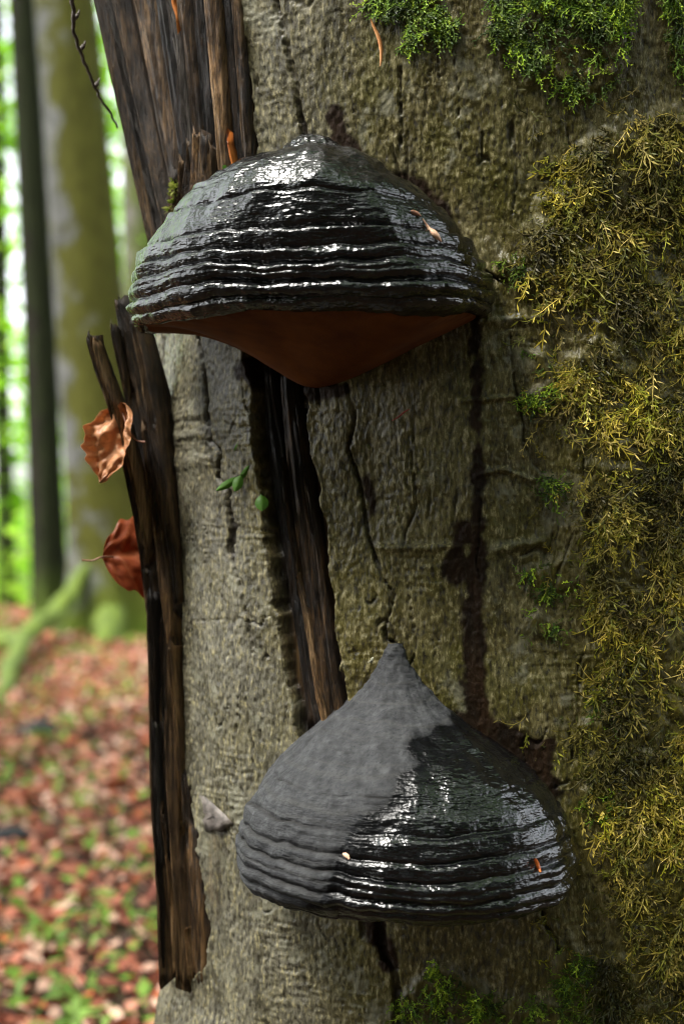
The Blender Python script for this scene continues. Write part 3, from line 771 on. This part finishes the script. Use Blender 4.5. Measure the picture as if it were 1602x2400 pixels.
mg_mask = mgreen*np.clip(.32+2.0*perlin(A/.016, Z/.018, seed=92)+1.2*perlin(A/.006, Z/.008, seed=94), .02, 1.6)
moss_strands('green_moss', 6500, mg_mask, col_green, (.006, .015), .0011, 1.0, MOSS, 'bright green moss tufts on the beech bark', 6, side=6, lift=.6)

# ------------------------------------------------------------------ small things on the tree
LEAF_TAN = None
def leaf_mat(name, c0, c1, vein, transl=.35, rough=.45):
    m = NT(name); c_ = m.coord('Generated'); o_ = m.coord()
    n = m.noise(o_, 120, 4, .6); n2 = m.noise(o_, 420, 3, .6)
    b = m.ramp(n, [(.3, c0), (.7, c1)])
    b = m.cmix(m.attr('vein'), b, vein)
    b = m.cmix(m.ramp(n2, [(.28, .5), (.4, 0)]), b, tuple(x*.4 for x in c0))
    p = m.pbsdf(Base_Color=b, Roughness=rough, Normal=m.bump(n2, .3, .0006))
    tr = m.n('ShaderNodeBsdfTranslucent'); m.set(tr.inputs[0], b)
    mx = m.n('ShaderNodeMixShader'); mx.inputs[0].default_value = transl
    m.t.links.new(p.outputs[0], mx.inputs[1]); m.t.links.new(tr.outputs[0], mx.inputs[2]); m.t.links.new(mx.outputs[0], m.o.inputs[0])
    return m.m
def leaf(name, label, base, tip, width, side_up, mat, curl=.3, pleat=.0012, nv=7, stalk=None, seed=1, ragged=.06, cat='leaf', fold=0.0, thick=.0004, nu=44, nw=26, crumple=.004):
    """beech-like leaf from base point to tip point; side_up = direction of the blade's face"""
    b = Vector(base); t_ = Vector(tip); ax = t_-b; L = ax.length; ax.normalize()
    fz = Vector(side_up).normalized(); sx = ax.cross(fz).normalized(); fz = sx.cross(ax).normalized()
    root = empty(name, b, label, cat)
    V_ = []; vein = []
    for i in range(nu):
        u = i/(nu-1)
        wd = width*.5*(math.sin(math.pi*u**.8)**.75 if 0 < u < 1 else 0.0)+.0002
        for j in range(nw):
            v = 2*j/(nw-1)-1
            ph = (u*nv-abs(v)*1.1)
            rg = 1+ragged*float(perlin(u*9, 3.3*(1 if v > 0 else -1), seed=seed))*(abs(v))+.04*math.sin(ph*6.283)*abs(v)
            x_ = v*wd*rg
            z_ = pleat*math.cos(ph*6.283)*min(1, abs(v)*3)+curl*(x_*x_)/max(width, 1e-4)*2+fold*abs(x_)
            z_ += .18*curl*L*(u-.45)**2+crumple*float(perlin(u*3.4, v*2.0, seed=seed+3))+.4*crumple*float(perlin(u*9, v*5, seed=seed+5))
            q = b+ax*(u*L)+sx*x_+fz*z_
            V_.append(q); vein.append(max(math.exp(-(v/.05)**2), .8*max(0, math.cos(ph*6.283))**14*min(1, abs(v)*6)))
    n0 = len(V_)
    nrm = fz*thick
    V_ += [q-nrm for q in V_]
    f = grid_faces(nu, nw); f2 = f[:, ::-1]+n0
    mesh_obj('blade', [tuple(q) for q in V_], np.vstack([f, f2]), mat, root, attrs=dict(vein=np.array(vein+vein)))
    if stalk is not None:
        pts = [b+ax*.12*L]+[Vector(s_) for s_ in stalk]
        tube('stalk', pts, [.0008]*(len(pts)-1)+[.0010], STALK, root)
    return root
def tube(name, pts, radii, mat, parent=None, nside=8, sub=6, wob=0.0, seed=0, attrs=False):
    pts = np.array([tuple(p) for p in pts]); t = np.arange(len(pts)); tt = np.linspace(0, len(pts)-1, (len(pts)-1)*sub+1)
    # Catmull-Rom
    pe = np.vstack([2*pts[0]-pts[1], pts, 2*pts[-1]-pts[-2]])
    C = []
    for x in tt:
        i = min(int(x), len(pts)-2); f = x-i
        p0, p1, p2, p3 = pe[i:i+4]
        C.append(.5*((2*p1)+(-p0+p2)*f+(2*p0-5*p1+4*p2-p3)*f*f+(-p0+3*p1-3*p2+p3)*f**3))
    C = np.array(C); r = np.interp(tt, t, radii)
    if wob: C = C+wob*np.stack([perlin(tt*2.1, tt*0+s_, seed=seed) for s_ in (.3, 5.2, 9.1)], -1)
    T = np.gradient(C, axis=0); T /= np.linalg.norm(T, axis=1, keepdims=True)
    ref = np.where(np.abs(T[:, 2:3]) > .9, [[1, 0, 0]], [[0, 0, 1]])
    s1 = np.cross(T, ref); s1 /= np.linalg.norm(s1, axis=1, keepdims=True); s2 = np.cross(T, s1)
    an = np.linspace(0, 2*math.pi, nside, endpoint=False)
    V_ = C[:, None]+(s1[:, None]*np.cos(an)[None, :, None]+s2[:, None]*np.sin(an)[None, :, None])*r[:, None, None]
    V_ = np.concatenate([V_.reshape(-1, 3), C[:1], C[-1:]])
    f = grid_faces(len(C), nside, wrap=True); nC = len(C)
    return mesh_obj(name, V_, f, mat, parent)
STALK = mat_simple('leaf_stalk', (.16, .07, .04), (.30, .14, .08), 200, .5)
L_TAN = leaf_mat('dry_leaf_tan', (.46, .19, .08), (.72, .38, .18), (.36, .13, .05), .4)
L_RED = leaf_mat('dry_leaf_red', (.22, .042, .012), (.38, .090, .026), (.42, .14, .05), .5)
leaf('dry_leaf', 'crumpled tan dry beech leaf caught on the thin splinter', P(292, 944, .122), P(238, 1132, .128), .048, (-.35, -1, .1), L_TAN, curl=.7, pleat=.0009, nv=8, crumple=.011, stalk=[P(300, 1000, .116), P(318, 1030, .114), P(340, 1036, .110)], seed=4, ragged=.3)
leaf('dry_leaf', 'dark red dry leaf with a long stalk behind the splinters', P(240, 1306, .185), P(460, 1290, .215), .078, (-.2, -1, .1), L_RED, curl=-.5, pleat=.0004, nv=6, crumple=.006, fold=.45, stalk=[P(238, 1306, .170), P(216, 1314, .168), P(192, 1313, .165)], seed=8, ragged=.15)
SCALE_MAT = mat_simple('bud_scale', (.42, .13, .030), (.72, .36, .14), 160, .45, stretch=(1, 1, .3))
SCALE_PALE = mat_simple('bud_scale_pale', (.50, .22, .12), (.80, .55, .38), 160, .45)
SCALE_BRIGHT = mat_simple('bud_scale_orange', (.62, .10, .010), (.85, .22, .03), 160, .4)
def scale(name, label, pts, w, mat, y_off=.004, ys=None, group=None):
    """slim curled bud scale: a folded blade along a pixel path"""
    n = len(pts); V_ = []
    P3 = [Vector(P(px, py, (surf_y(px, py)-y_off) if ys is None else ys[i])) for i, (px, py) in enumerate(pts)]
    m = 7
    for i, p in enumerate(P3):
        t_ = (P3[min(i+1, n-1)]-P3[max(i-1, 0)]).normalized(); s_ = t_.cross(Vector((0, -1, 0))).normalized(); nn_ = s_.cross(t_)
        wd = w[i]
        for j in range(m):
            v = 2*j/(m-1)-1
            V_.append(p+s_*(v*wd*.5)-nn_*(wd*.35*(v*v)))
    V_ = [tuple(q) for q in V_]
    Vb = [(q[0], q[1]+.0006, q[2]) for q in V_]
    f = grid_faces(n, m)
    o = mesh_obj(name, V_+Vb, np.vstack([f, f[:, ::-1]+len(V_)]), mat)
    tag(o, label, 'bud scale', group); return o
def on_cap(Q, px, py, lift=.001):
    D_ = Q[..., 1]-CAM_Y; Uq = 801+F*Q[..., 0]/D_; Vq = 1200-F*(Q[..., 2]-CAM_Z)/D_
    k = np.argmin((Uq-px)**2+(Vq-py)**2+(Q[..., 1]+.2)*40); return Q.reshape(-1, 3)[k][1]-lift
scale('bud_scale', 'long pale orange bud scale stuck on bare bark above the fungi', [(868, 42), (874, 58), (884, 78), (890, 96), (893, 116), (893, 136), (891, 154)], [.0008, .0022, .0030, .0034, .0030, .0024, .0006], SCALE_MAT, .006)
pp = [(990, 512), (998, 524), (1004, 534), (1012, 540), (1020, 548), (1027, 556), (1034, 566)]
scale('bud_scale', 'pinkish bud scale lying on the wet upper fungus', pp, [.0008, .0014, .0024, .0046, .0048, .0040, .0012], SCALE_PALE, ys=[on_cap(UQ, *q, .0035) for q in pp])
pp = [(962, 494), (970, 496), (978, 500), (986, 506)]
scale('bud_scale', 'small dark brown bud tip on the wet upper fungus', pp, [.0010, .0034, .0034, .0010], STALK, ys=[on_cap(UQ, *q, .0035) for q in pp])
pp = [(1254, 2014), (1258, 2024), (1262, 2036), (1266, 2044)]
scale('bud_scale', 'red-orange scrap wedged on the rim of the lower fungus', pp, [.0012, .0032, .0030, .0008], SCALE_BRIGHT, ys=[on_cap(LQ, *q, .002) for q in pp])
pp = [(1310, 2014), (1312, 2030), (1318, 2046), (1324, 2060), (1330, 2074)]
scale('bud_scale', 'bright orange pointed scrap hanging off the lower fungus edge', pp, [.0024, .0050, .0052, .0034, .0006], SCALE_BRIGHT, ys=[-.022, -.026, -.028, -.028, -.026])
pp = [(802, 2002), (807, 2004), (813, 2008), (818, 2014)]
scale('bud_scale', 'tiny pale crumb on the middle of the lower fungus', pp, [.0014, .0034, .0034, .0010], SCALE_PALE, ys=[on_cap(LQ, *q, .003) for q in pp])
scale('bud_scale', 'thin dark red needle on the shaded bark under the upper fungus', [(918, 986), (932, 978), (946, 966), (960, 958)], [.0006, .0014, .0014, .0005], mat_simple('needle_red', (.16, .02, .01), (.28, .04, .02), 100), .004)
# lichen spot
LICH = mat_simple('pale_lichen', (.28, .28, .20), (.45, .44, .34), 200, .8, bump=.6)
flk = flake('lichen_spot', [(852, 1548), (862, 1540), (874, 1540), (882, 1548), (878, 1558), (868, 1558), (864, 1568), (854, 1562)], .004, .001, LICH, None)
tag(flk, 'small pale lichen spot beside the tip of the lower fungus', 'lichen')
# seedling leaves
L_GREEN = leaf_mat('fresh_leaf', (.07, .20, .012), (.12, .30, .03), (.16, .34, .06), .4)
sprout = empty('green_sprout', P(545, 1140, surf_y(545, 1140)), 'little fresh green sprout growing from the crack in the grey bark', 'plant')
def leaflet(parent, b, t_, wpx, lift, mat):
    yb = surf_y(*b)-lift; P0, P1 = Vector(P(*b, yb)), Vector(P(*t_, yb-.004))
    ax = P1-P0; L = ax.length; ax.normalize(); s_ = ax.cross(Vector((0, -1, 0))).normalized(); V_ = []; vn = []
    for i in range(12):
        u = i/11; wd = wpx*.36e-3*.5*math.sin(math.pi*min(.999, max(.001, u)))**.7
        for j in range(7):
            v = 2*j/6-1; q = P0+ax*u*L+s_*(v*wd)+Vector((0, -1, 0))*(.0015*math.sin(u*3.1)-abs(v)*wd*.4); V_.append(tuple(q)); vn.append(math.exp(-(v/.15)**2))
    f = grid_faces(12, 7); V2 = [(q[0], q[1]+.0005, q[2]) for q in V_]
    return mesh_obj('leaf', V_+V2, np.vstack([f, f[:, ::-1]+len(V_)]), mat, parent, attrs=dict(vein=np.array(vn+vn)))
leaflet(sprout, (562, 1118), (506, 1150), 20, .010, L_GREEN)
leaflet(sprout, (564, 1114), (550, 1152), 26, .012, L_GREEN)
leaflet(sprout, (560, 1128), (584, 1090), 14, .010, L_GREEN)
leaflet(sprout, (548, 1056), (566, 1030), 8, .006, L_GREEN)
tube('stem', [P(545, 1145, surf_y(545, 1145)), P(558, 1125, surf_y(558, 1125)-.010), P(566, 1110, surf_y(566, 1110)-.011)], [.0007, .0007, .0005], L_GREEN, sprout)
s2 = empty('green_sprout', P(612, 1190, surf_y(612, 1190)), 'single round green leaflet at the edge of the dark split', 'plant')
leaflet(s2, (612, 1160), (614, 1198), 34, .008, L_GREEN)
tube('stem', [P(606, 1150, surf_y(606, 1150)+.004), P(612, 1162, surf_y(612, 1162)-.008)], [.0006, .0005], L_GREEN, s2)
# twig hanging from above across the mossy trunk behind
TWIG = mat_simple('twig_bark', (.045, .032, .026), (.13, .10, .085), 300, .6, bump=.5)
tw = empty('twig', P(262, 272, .20), 'thin knobbly dead twig hooked onto the split wood', 'twig')
tube('stem', [P(x_, y_, .20-.01*k) for k, (x_, y_) in enumerate([(275, 300), (258, 262), (234, 226), (220, 200), (208, 165), (190, 130), (180, 95), (172, 60), (174, 20), (168, -40), (172, -120)])], [.0010, .0011, .0013, .0014, .0015, .0017, .0018, .0018, .0020, .0021, .0022], TWIG, tw, wob=.002, seed=3)
for (x_, y_, k) in [(220, 204, 2.5), (186, 118, 5), (172, 46, 7)]:
    q = P(x_, y_, .20-.01*k); tube('bud', [q, (q[0]+.004, q[1]-.001, q[2]+.004), (q[0]+.006, q[1]-.001, q[2]+.009)], [.0022, .0020, .0004], TWIG, tw)
# yellow-green lichen tuft and sprig at the fungus' shoulder, sprig on the left edge of the bark strip
def tuft(name, label, spots, n, mat_cols, ln, seed, cat='moss', wd=.0016):
    rng = np.random.default_rng(seed); V_, F_, C_ = [], [], []
    for s_ in range(n):
        px, py = spots[rng.integers(len(spots))]; px += rng.normal(0, 3); py += rng.normal(0, 5)
        b = Vector(P(px, py, surf_y(px, py)-.014)); d = Vector((rng.normal(0, .8), -.5-rng.random(), rng.normal(.1, .8))).normalized()
        l_ = ln*rng.uniform(.5, 1.2); s__ = d.cross(Vector((rng.normal(), rng.normal(), rng.normal()))).normalized()*wd
        k = len(V_); c_ = mat_cols[rng.integers(len(mat_cols))]
        for q in (b, b+d*l_*.5+s__, b+d*l_+Vector((0, 0, -.15*l_)), b+d*l_*.5-s__): V_.append(tuple(q)); C_.append(c_)
        F_.append((k, k+1, k+2, k+3))
    o = mesh_obj(name, V_, F_, MOSS, attrs=dict(tint=np.array(C_))); tag(o, label, cat, kind='stuff'); return o
tuft('moss_sprig', 'yellow-green moss sprig on the torn wood beside the broken stub', [(410, 432), (404, 450), (408, 470), (402, 490), (372, 548), (412, 440)], 130, [(.26, .30, .05), (.34, .36, .09), (.18, .24, .03)], .008, 3)
tuft('moss_sprig', 'dark green fern-like moss sprig behind the upper fungus crown', [(532, 405), (530, 416), (528, 428)], 50, [(.05, .16, .02), (.09, .22, .03)], .008, 4)
tuft('moss_sprig', 'yellow moss sprig at the torn edge of the grey bark strip', [(390, 1050), (386, 1080), (388, 1100), (362, 1000), (396, 1065)], 110, [(.22, .22, .03), (.30, .28, .05), (.14, .16, .02)], .007, 5)

# ------------------------------------------------------------------ water drops on the lower rim
WAT = NT('water'); WAT.pbsdf(Base_Color=(1, 1, 1), Roughness=.02, Transmission_Weight=1.0, IOR=1.33); WAT = WAT.m
def drop(px, py, y, r, label):
    V_ = []; n, m = 10, 12
    for i in range(n):
        a_ = math.pi*i/(n-1); rr = r*math.sin(a_)*(1-.18*math.cos(a_)); zz = r*1.15*math.cos(a_)
        for j in range(m): V_.append((rr*math.cos(2*math.pi*j/m), rr*math.sin(2*math.pi*j/m), zz))
    c_ = P(px, py, y); V_ = [(q[0]+c_[0], q[1]+c_[1], q[2]+c_[2]) for q in V_]
    o = mesh_obj('water_drop', V_, grid_faces(n, m, wrap=True), WAT); tag(o, label, 'water drop')
drop(1215, 2116, on_cap(LQ, 1215, 2100, .001), .0019, 'clear drop hanging under the lower fungus rim')
drop(1294, 2040, on_cap(LQ, 1290, 2030, .001), .0017, 'clear drop on the lower fungus edge by the orange scrap')

# ------------------------------------------------------------------ forest behind
def trunk_mesh(name, base, top, r0, r1, mat, parent, flare=.5, seed=0, roots=6, nz=90, na=40, lean_noise=.05):
    base, top = np.array(base, float), np.array(top, float)
    t = np.linspace(0, 1, nz)**1.5; an = np.linspace(0, 2*math.pi, na, endpoint=False)
    T_, AN = np.meshgrid(t, an, indexing='ij')
    Hh = np.linalg.norm(top-base)
    hgt = T_*Hh
    R_ = r0+(r1-r0)*T_
    R_ = R_*(1+flare*np.exp(-hgt/.35)*(1+.7*np.cos(roots*AN+seed)))
    R_ = R_*(1+.06*fbm(np.cos(AN)*1.5+seed, np.sin(AN)*1.5, hgt*.8, o=3, seed=seed))
    cx = base[0]+(top[0]-base[0])*T_+lean_noise*perlin(T_*3, T_*0+seed, seed=seed)*sstep(0, .2, T_)
    cy = base[1]+(top[1]-base[1])*T_
    V_ = np.stack([cx+R_*np.cos(AN), cy+R_*np.sin(AN), base[2]-.08+(top[2]-base[2])*T_], -1)
    return mesh_obj(name, V_.reshape(-1, 3), grid_faces(nz, na, wrap=True), mat, parent, attrs=dict(mside=np.cos(AN-math.radians(-25)).ravel()))
def mat_trunk(name, c0, c1, mossc, amt):
    m = NT(name); c_ = m.coord(); n = m.noise(m.mapping(c_, (1, 1, .4)), 14, 5, .65); n2 = m.noise(c_, 3.4, 5, .65); n3 = m.noise(c_, 60, 3, .6)
    b = m.ramp(n, [(.3, c0), (.7, c1)])
    n2 = m.math('ADD', n2, m.math('MULTIPLY', m.attr('mside'), .16))
    b = m.cmix(m.ramp(n2, [(.5-amt*.12, 0), (.58-amt*.1, min(1, amt*1.3))]), b, m.ramp(n, [(.3, tuple(x*.5 for x in mossc)), (.7, mossc)]))
    z = m.n('ShaderNodeSeparateXYZ'); m.set(z.inputs[0], c_)
    foot = m.math('SUBTRACT', 1.0, m.math('MULTIPLY', z.outputs[2], 1.6), clamp=True)
    b = m.cmix(m.math('MULTIPLY', foot, m.ramp(n, [(.3, .5), (.6, 1)])), b, (.065, .10, .010))
    p = m.pbsdf(Base_Color=b, Roughness=.85, Normal=m.bump(n3, .6, .02)); p.inputs['Specular IOR Level'].default_value = .12; return m.m
BT_MOSSY = mat_trunk('mossy_beech_bark', (.040, .040, .036), (.15, .15, .14), (.070, .070, .008), .75)
BT_DARK = mat_trunk('dark_bark', (.008, .007, .004), (.020, .018, .011), (.016, .024, .005), .5)
BT_GREY = mat_trunk('grey_bark', (.07, .065, .05), (.17, .16, .13), (.10, .13, .02), .6)
LEAFG = mat_tint('beech_leaf', transl=.55, rough=.5, spec=.3)
def leaf_cloud(name, pts, size, cols, mat, parent, rng, flat=.5):
    n = len(pts); pts = np.asarray(pts)
    nrm = rng.normal(0, 1, (n, 3)); nrm[:, 2] = np.abs(nrm[:, 2])+flat; nrm /= np.linalg.norm(nrm, axis=1, keepdims=True)
    a_ = np.cross(nrm, rng.normal(0, 1, (n, 3))); a_ /= np.linalg.norm(a_, axis=1, keepdims=True); b_ = np.cross(nrm, a_)
    sz = size*rng.uniform(.6, 1.4, (n, 1))
    q = np.stack([pts-a_*sz, pts+b_*sz*.55, pts+a_*sz, pts-b_*sz*.55], 1)
    cl = cols[rng.integers(len(cols), size=n)]*rng.uniform(.7, 1.3, (n, 1))
    return mesh_obj(name, q.reshape(-1, 3), np.arange(n*4).reshape(-1, 4), mat, parent, smooth=False, attrs=dict(tint=np.repeat(np.clip(cl, 0, 1), 4, axis=0)))
GC = np.array([(.16, .34, .015), (.22, .42, .02), (.30, .50, .035), (.11, .24, .012)])
def gz(x, y): return float(ground_z(np.array([x]), np.array([y]))[0])
def crown_pts(rng, n, c, r, nclump, cl_r):
    ctr = rng.normal(0, .55, (nclump, 3))*np.array(r)+np.array(c)
    k = rng.integers(nclump, size=n)
    return ctr[k]+rng.normal(0, 1, (n, 3))*cl_r*np.array([1, 1, .45])
def bg_tree(base_px, depth, lean_px, rpx, mat, label, seed, height=16, crown_n=2600, crown_z=.62, crown_r=(3, 3, 4), flare=.4, group=None, x=None, limbs=4, base_z=None):
    rng = np.random.default_rng(seed)
    y = depth
    if x is None: x = (base_px-801)/F*(y-CAM_Y)
    z0 = gz(x, y) if base_z is None else base_z
    r0 = rpx/F*(y-CAM_Y)
    top = (x+lean_px/F*(y-CAM_Y)*height/4.5, y+.3, z0+height)
    o = empty('forest_tree', (x, y, z0), label, 'tree', group)
    trunk_mesh('trunk', (x, y, z0), top, r0, r0*.35, mat, o, flare=flare, seed=seed)
    for k in range(limbs):
        f = .45+.5*k/limbs; a_ = rng.random()*6.28; b0 = np.array([x+(top[0]-x)*f, y, z0+height*f])
        e_ = b0+np.array([math.cos(a_)*2.2, math.sin(a_)*2.2, 1.2])
        tube('limb', [b0, (b0+e_)/2+[0, 0, .25], e_], [r0*.35, r0*.22, r0*.06], mat, o)
    pts = crown_pts(rng, crown_n, (top[0], y, z0+height*crown_z+2), crown_r, 34, .55)
    leaf_cloud('crown', pts, .075, GC, LEAFG, o, rng)
    return o, x, y, z0, r0

# the mossy beech with a spreading root
o, x, y, z0, r0 = bg_tree(268, 11.0, -100, 92, BT_MOSSY, 'stout olive mossy beech with a green root spreading over the leaf litter', 21, height=17, flare=.55)
ROOTM = mat_simple('moss_root', (.035, .060, .003), (.12, .17, .008), 9, .8, bump=.8, bd=.01)
tube('root', [(x-.12, y-.12, z0+.70), (x-.30, y-.6, z0+.26), (x-.36, y-1.5, z0+.12), (x-.25, y-2.6, z0+.05), (x-.02, y-3.9, z0), (x+.1, y-4.8, z0-.08)], [.04, .085, .075, .06, .045, .03], ROOTM, o, nside=14, wob=.06, seed=2)
tube('root', [(x+.05, y-.1, z0+.5), (x+.02, y-.45, z0+.12), (x+.05, y-.9, z0-.06)], [.08, .14, .05], ROOTM, o, nside=14, wob=.04, seed=5)
bg_tree(122, 11.6, -58, 42, BT_DARK, 'slim dark trunk leaning beside the mossy beech', 22, height=16, flare=.2)
bg_tree(330, 15.5, -10, 46, BT_GREY, 'brown trunk half hidden behind the mossy beech and the split wood', 23, height=15)
bg_tree(20, 22.0, -14, 22, BT_DARK, 'thin dark trunk far off, past the slim leaning trunk', 24, height=17)
bg_tree(196, 30.0, -10, 16, BT_DARK, 'thin pole-like trunk far beyond the mossy beech', 25, height=18)
side = [(-5.2, 9.0), (-7.5, 13), (-9.5, 19), (2.6, 12.0), (4.6, 16), (6.5, 10.5), (1.2, 20), (9, 20), (-3.4, 26), (5, 27), (-13, 25), (-8.2, 6.2)]
for k, (xx, yy) in enumerate(side):
    bg_tree(None, yy, random.uniform(-40, 40), .19*F/(yy-CAM_Y)*random.uniform(.6, 1.2), [BT_GREY, BT_DARK][k % 2], 'tall straight beech standing among others in the wood', 40+k, height=random.uniform(14, 19), crown_n=1800, group='beeches around the fungus tree', x=xx, limbs=3)

# unseen low-branched trees added behind and beside the viewer to block front light
rb = np.random.default_rng(77)
proto = None
for k in range(9):
    an_ = math.radians(-38-k*14+rb.uniform(-4, 4)); rr_ = rb.uniform(8.0, 11)
    xx, yy = rr_*math.cos(an_), -1+rr_*math.sin(an_)
    if abs(xx) < .5 and yy > 0: continue
    if proto is None:
        o = empty('forest_tree', (xx, yy, gz(xx, yy)), 'unseen low-branched beech added behind the viewer to block front light', 'tree', 'unseen beeches added to block front light')
        ht = 7.5
        trunk_mesh('trunk', (xx, yy, gz(xx, yy)), (xx+.3, yy, gz(xx, yy)+ht), .2, .06, BT_GREY, o, seed=k)
        n_ = 6500; ctr = np.stack([rb.normal(0, 1.5, 60), rb.normal(0, 1.2, 60), rb.uniform(1.0, ht, 60)], -1)
        pts = ctr[rb.integers(60, size=n_)]+rb.normal(0, 1, (n_, 3))*np.array([.6, .6, .4])+np.array([xx, yy, gz(xx, yy)])
        leaf_cloud('crown', pts, .17, GC*.35, LEAFG, o, rb)  # leaf colour darkened so the added trees pass less light
        proto = o
    else:
        o = proto.copy(); col.objects.link(o); o.location = (xx, yy, gz(xx, yy)); o.rotation_euler.z = rb.uniform(0, 6.28)
        for ch in proto.children:
            c2 = ch.copy(); col.objects.link(c2); c2.parent = o; c2.matrix_parent_inverse = ch.matrix_parent_inverse.copy()

# unseen leaf roof added overhead to dim and break up the sky light
NCn = 43000
qx = rb.uniform(-13, 13, NCn); qy = rb.uniform(-13, 4, NCn); qz = rb.uniform(7.0, 10.5, NCn)
dn = fbm(qx/2.6, qy/2.6, qz/3.0, o=3, seed=120)
gap = np.hypot(qx-(sd.x/sd.z*(qz-1.2)), qy-(sd.y/sd.z*(qz-1.2))) < 2.1+.8*perlin(qx, qy, seed=9)   # opening carved toward the sun so its light reaches the trunk
k = (dn > -.06) & ~gap
cn = leaf_cloud('added_canopy', np.stack([qx, qy, qz], -1)[k], .17, GC*.8, LEAFG, None, rb, flat=1.0); tag(cn, 'unseen roof of beech leaves added overhead to break up the sky light', 'foliage', kind='stuff')

# far-off wood: leaf masses that read as one
rng = np.random.default_rng(5)
NF = 150000
fx = rng.uniform(-34, 22, NF*2); fy = rng.uniform(18, 58, NF*2); fz = rng.uniform(-4, 24, NF*2)
dens = fbm(fx/3.0, fy/4.0, fz/2.2, o=2, seed=14)
keep = (dens > .04) & (rng.random(NF*2) < np.clip(1.15-np.clip(fz-4, 0, 30)/26, .2, 1))
pts = np.stack([fx, fy, fz], -1)[keep][:NF]
GF = np.array([(.24, .50, .018), (.31, .58, .03), (.40, .66, .05), (.16, .36, .014)])
fo = leaf_cloud('far_foliage', pts, .17, GF, LEAFG, None, rng); tag(fo, 'bright spring-green foliage of the far-off wood', 'foliage', kind='stuff')
# low understorey sprays in front of the far wood
NU = 9000
ux = rng.uniform(-9, 4, NU*3); uy = rng.uniform(13.5, 24, NU*3); uz = rng.uniform(-.5, 4.5, NU*3)
dn = fbm(ux/1.2, uy/1.6, uz/.35, o=2, seed=15); k = (dn > .22)
uf = leaf_cloud('understorey_foliage', np.stack([ux, uy, uz], -1)[k][:NU], .06, GF, LEAFG, None, rng, flat=1.5); tag(uf, 'flat sprays of young green leaves between the trunks', 'foliage', kind='stuff')

# leaf litter and ground plants
NL = 62000
lx = rng.uniform(-5.0, 1.2, NL); ly = 1.0+12.5*rng.random(NL)**1.5; lz = ground_z(lx, ly)+.012+.02*rng.random(NL)
LC = np.array([(.36, .12, .072), (.25, .070, .040), (.44, .19, .125), (.14, .036, .022), (.58, .36, .27), (.36, .09, .034), (.05, .019, .013), (.14, .24, .03)])
ll = leaf_cloud('leaf_litter', np.stack([lx, ly, lz], -1), .029, LC, mat_tint('litter_leaf', .15, .6, .2), None, rng, flat=1.2); tag(ll, 'rust-red fallen beech leaves covering the forest floor', 'leaf litter', kind='stuff')
NGc = 430
cx_ = rng.uniform(-5, 1, NGc*6); cy_ = 1.5+11*rng.random(NGc*6)**1.3
kk = perlin(cx_*1.6, cy_*1.1, seed=33) > .02; cx_, cy_ = cx_[kk][:NGc], cy_[kk][:NGc]
V_, F_, C_ = [], [], []
for cx0, cy0 in zip(cx_, cy_):
    z_ = gz(cx0, cy0); nb = rng.integers(4, 12); hh = rng.uniform(.03, .10)
    for b in range(nb):
        a_ = rng.random()*6.28; l_ = hh*rng.uniform(.6, 1.3); dx_, dy_ = math.cos(a_), math.sin(a_); sx_, sy_ = -dy_*.010, dx_*.010
        b0 = np.array([cx0+rng.normal(0, .05), cy0+rng.normal(0, .05), z_]); c_ = np.array([(.14, .27, .03), (.20, .34, .05), (.10, .20, .02)][rng.integers(3)])*rng.uniform(.8, 1.3)
        k = len(V_)
        V_ += [b0, b0+[dx_*l_*.35+sx_, dy_*l_*.35+sy_, l_*.75], b0+[dx_*l_, dy_*l_, l_*.85], b0+[dx_*l_*.35-sx_, dy_*l_*.35-sy_, l_*.75]]; C_ += [c_]*4; F_.append((k, k+1, k+2, k+3))
gr = mesh_obj('grass', np.array(V_), F_, mat_tint('grass_blade', .4), attrs=dict(tint=np.array(C_))); tag(gr, 'tufts of fresh green grass and seedlings among fallen leaves', 'grass', kind='stuff')
# mossy log and stones
lg = empty('mossy_log', (-2.6, 9.6, 0), 'green mossy fallen log lying by the dark slim trunk', 'log')
zl0 = gz(-2.6, 9.6)
tube('stem', [(-4.2, 10.2, zl0+.07), (-3.2, 9.8, zl0+.08), (-2.42, 9.55, zl0+.07)], [.11, .10, .09], ROOTM, lg, nside=14, wob=.04, seed=4)
tube('broken_end', [(-2.44, 9.55, zl0+.07), (-2.37, 9.53, zl0+.068)], [.086, .06], BT_DARK, lg, nside=14)
STONE = mat_simple('dark_stone', (.010, .010, .011), (.030, .030, .032), 20, .8, .2, bump=.6, bd=.01)
for k, (px, py, s_) in enumerate([(98, 1726, .075), (30, 1962, .05)]):
    d_ = F*CAM_Z/(py-1200); xx, yy = (px-801)/F*d_, CAM_Y+d_; V_ = []
    for i in range(12):
        for j in range(16):
            a_, b_ = math.pi*i/11, 2*math.pi*j/16; v = Vector((math.sin(a_)*math.cos(b_)*1.4, math.sin(a_)*math.sin(b_), math.cos(a_)*.6)); v *= s_*(1+.3*float(perlin(v.x*2+k*5, v.y*2, v.z*2, seed=3)))
            V_.append((xx+v.x, yy+v.y, gz(xx, yy)+.03+v.z))
    tag(mesh_obj('stone', V_, grid_faces(12, 16, wrap=True), STONE), ['dark flat stone among red leaves below the mossy root', 'small dark stone in a patch of grass and leaves'][k], 'stone')
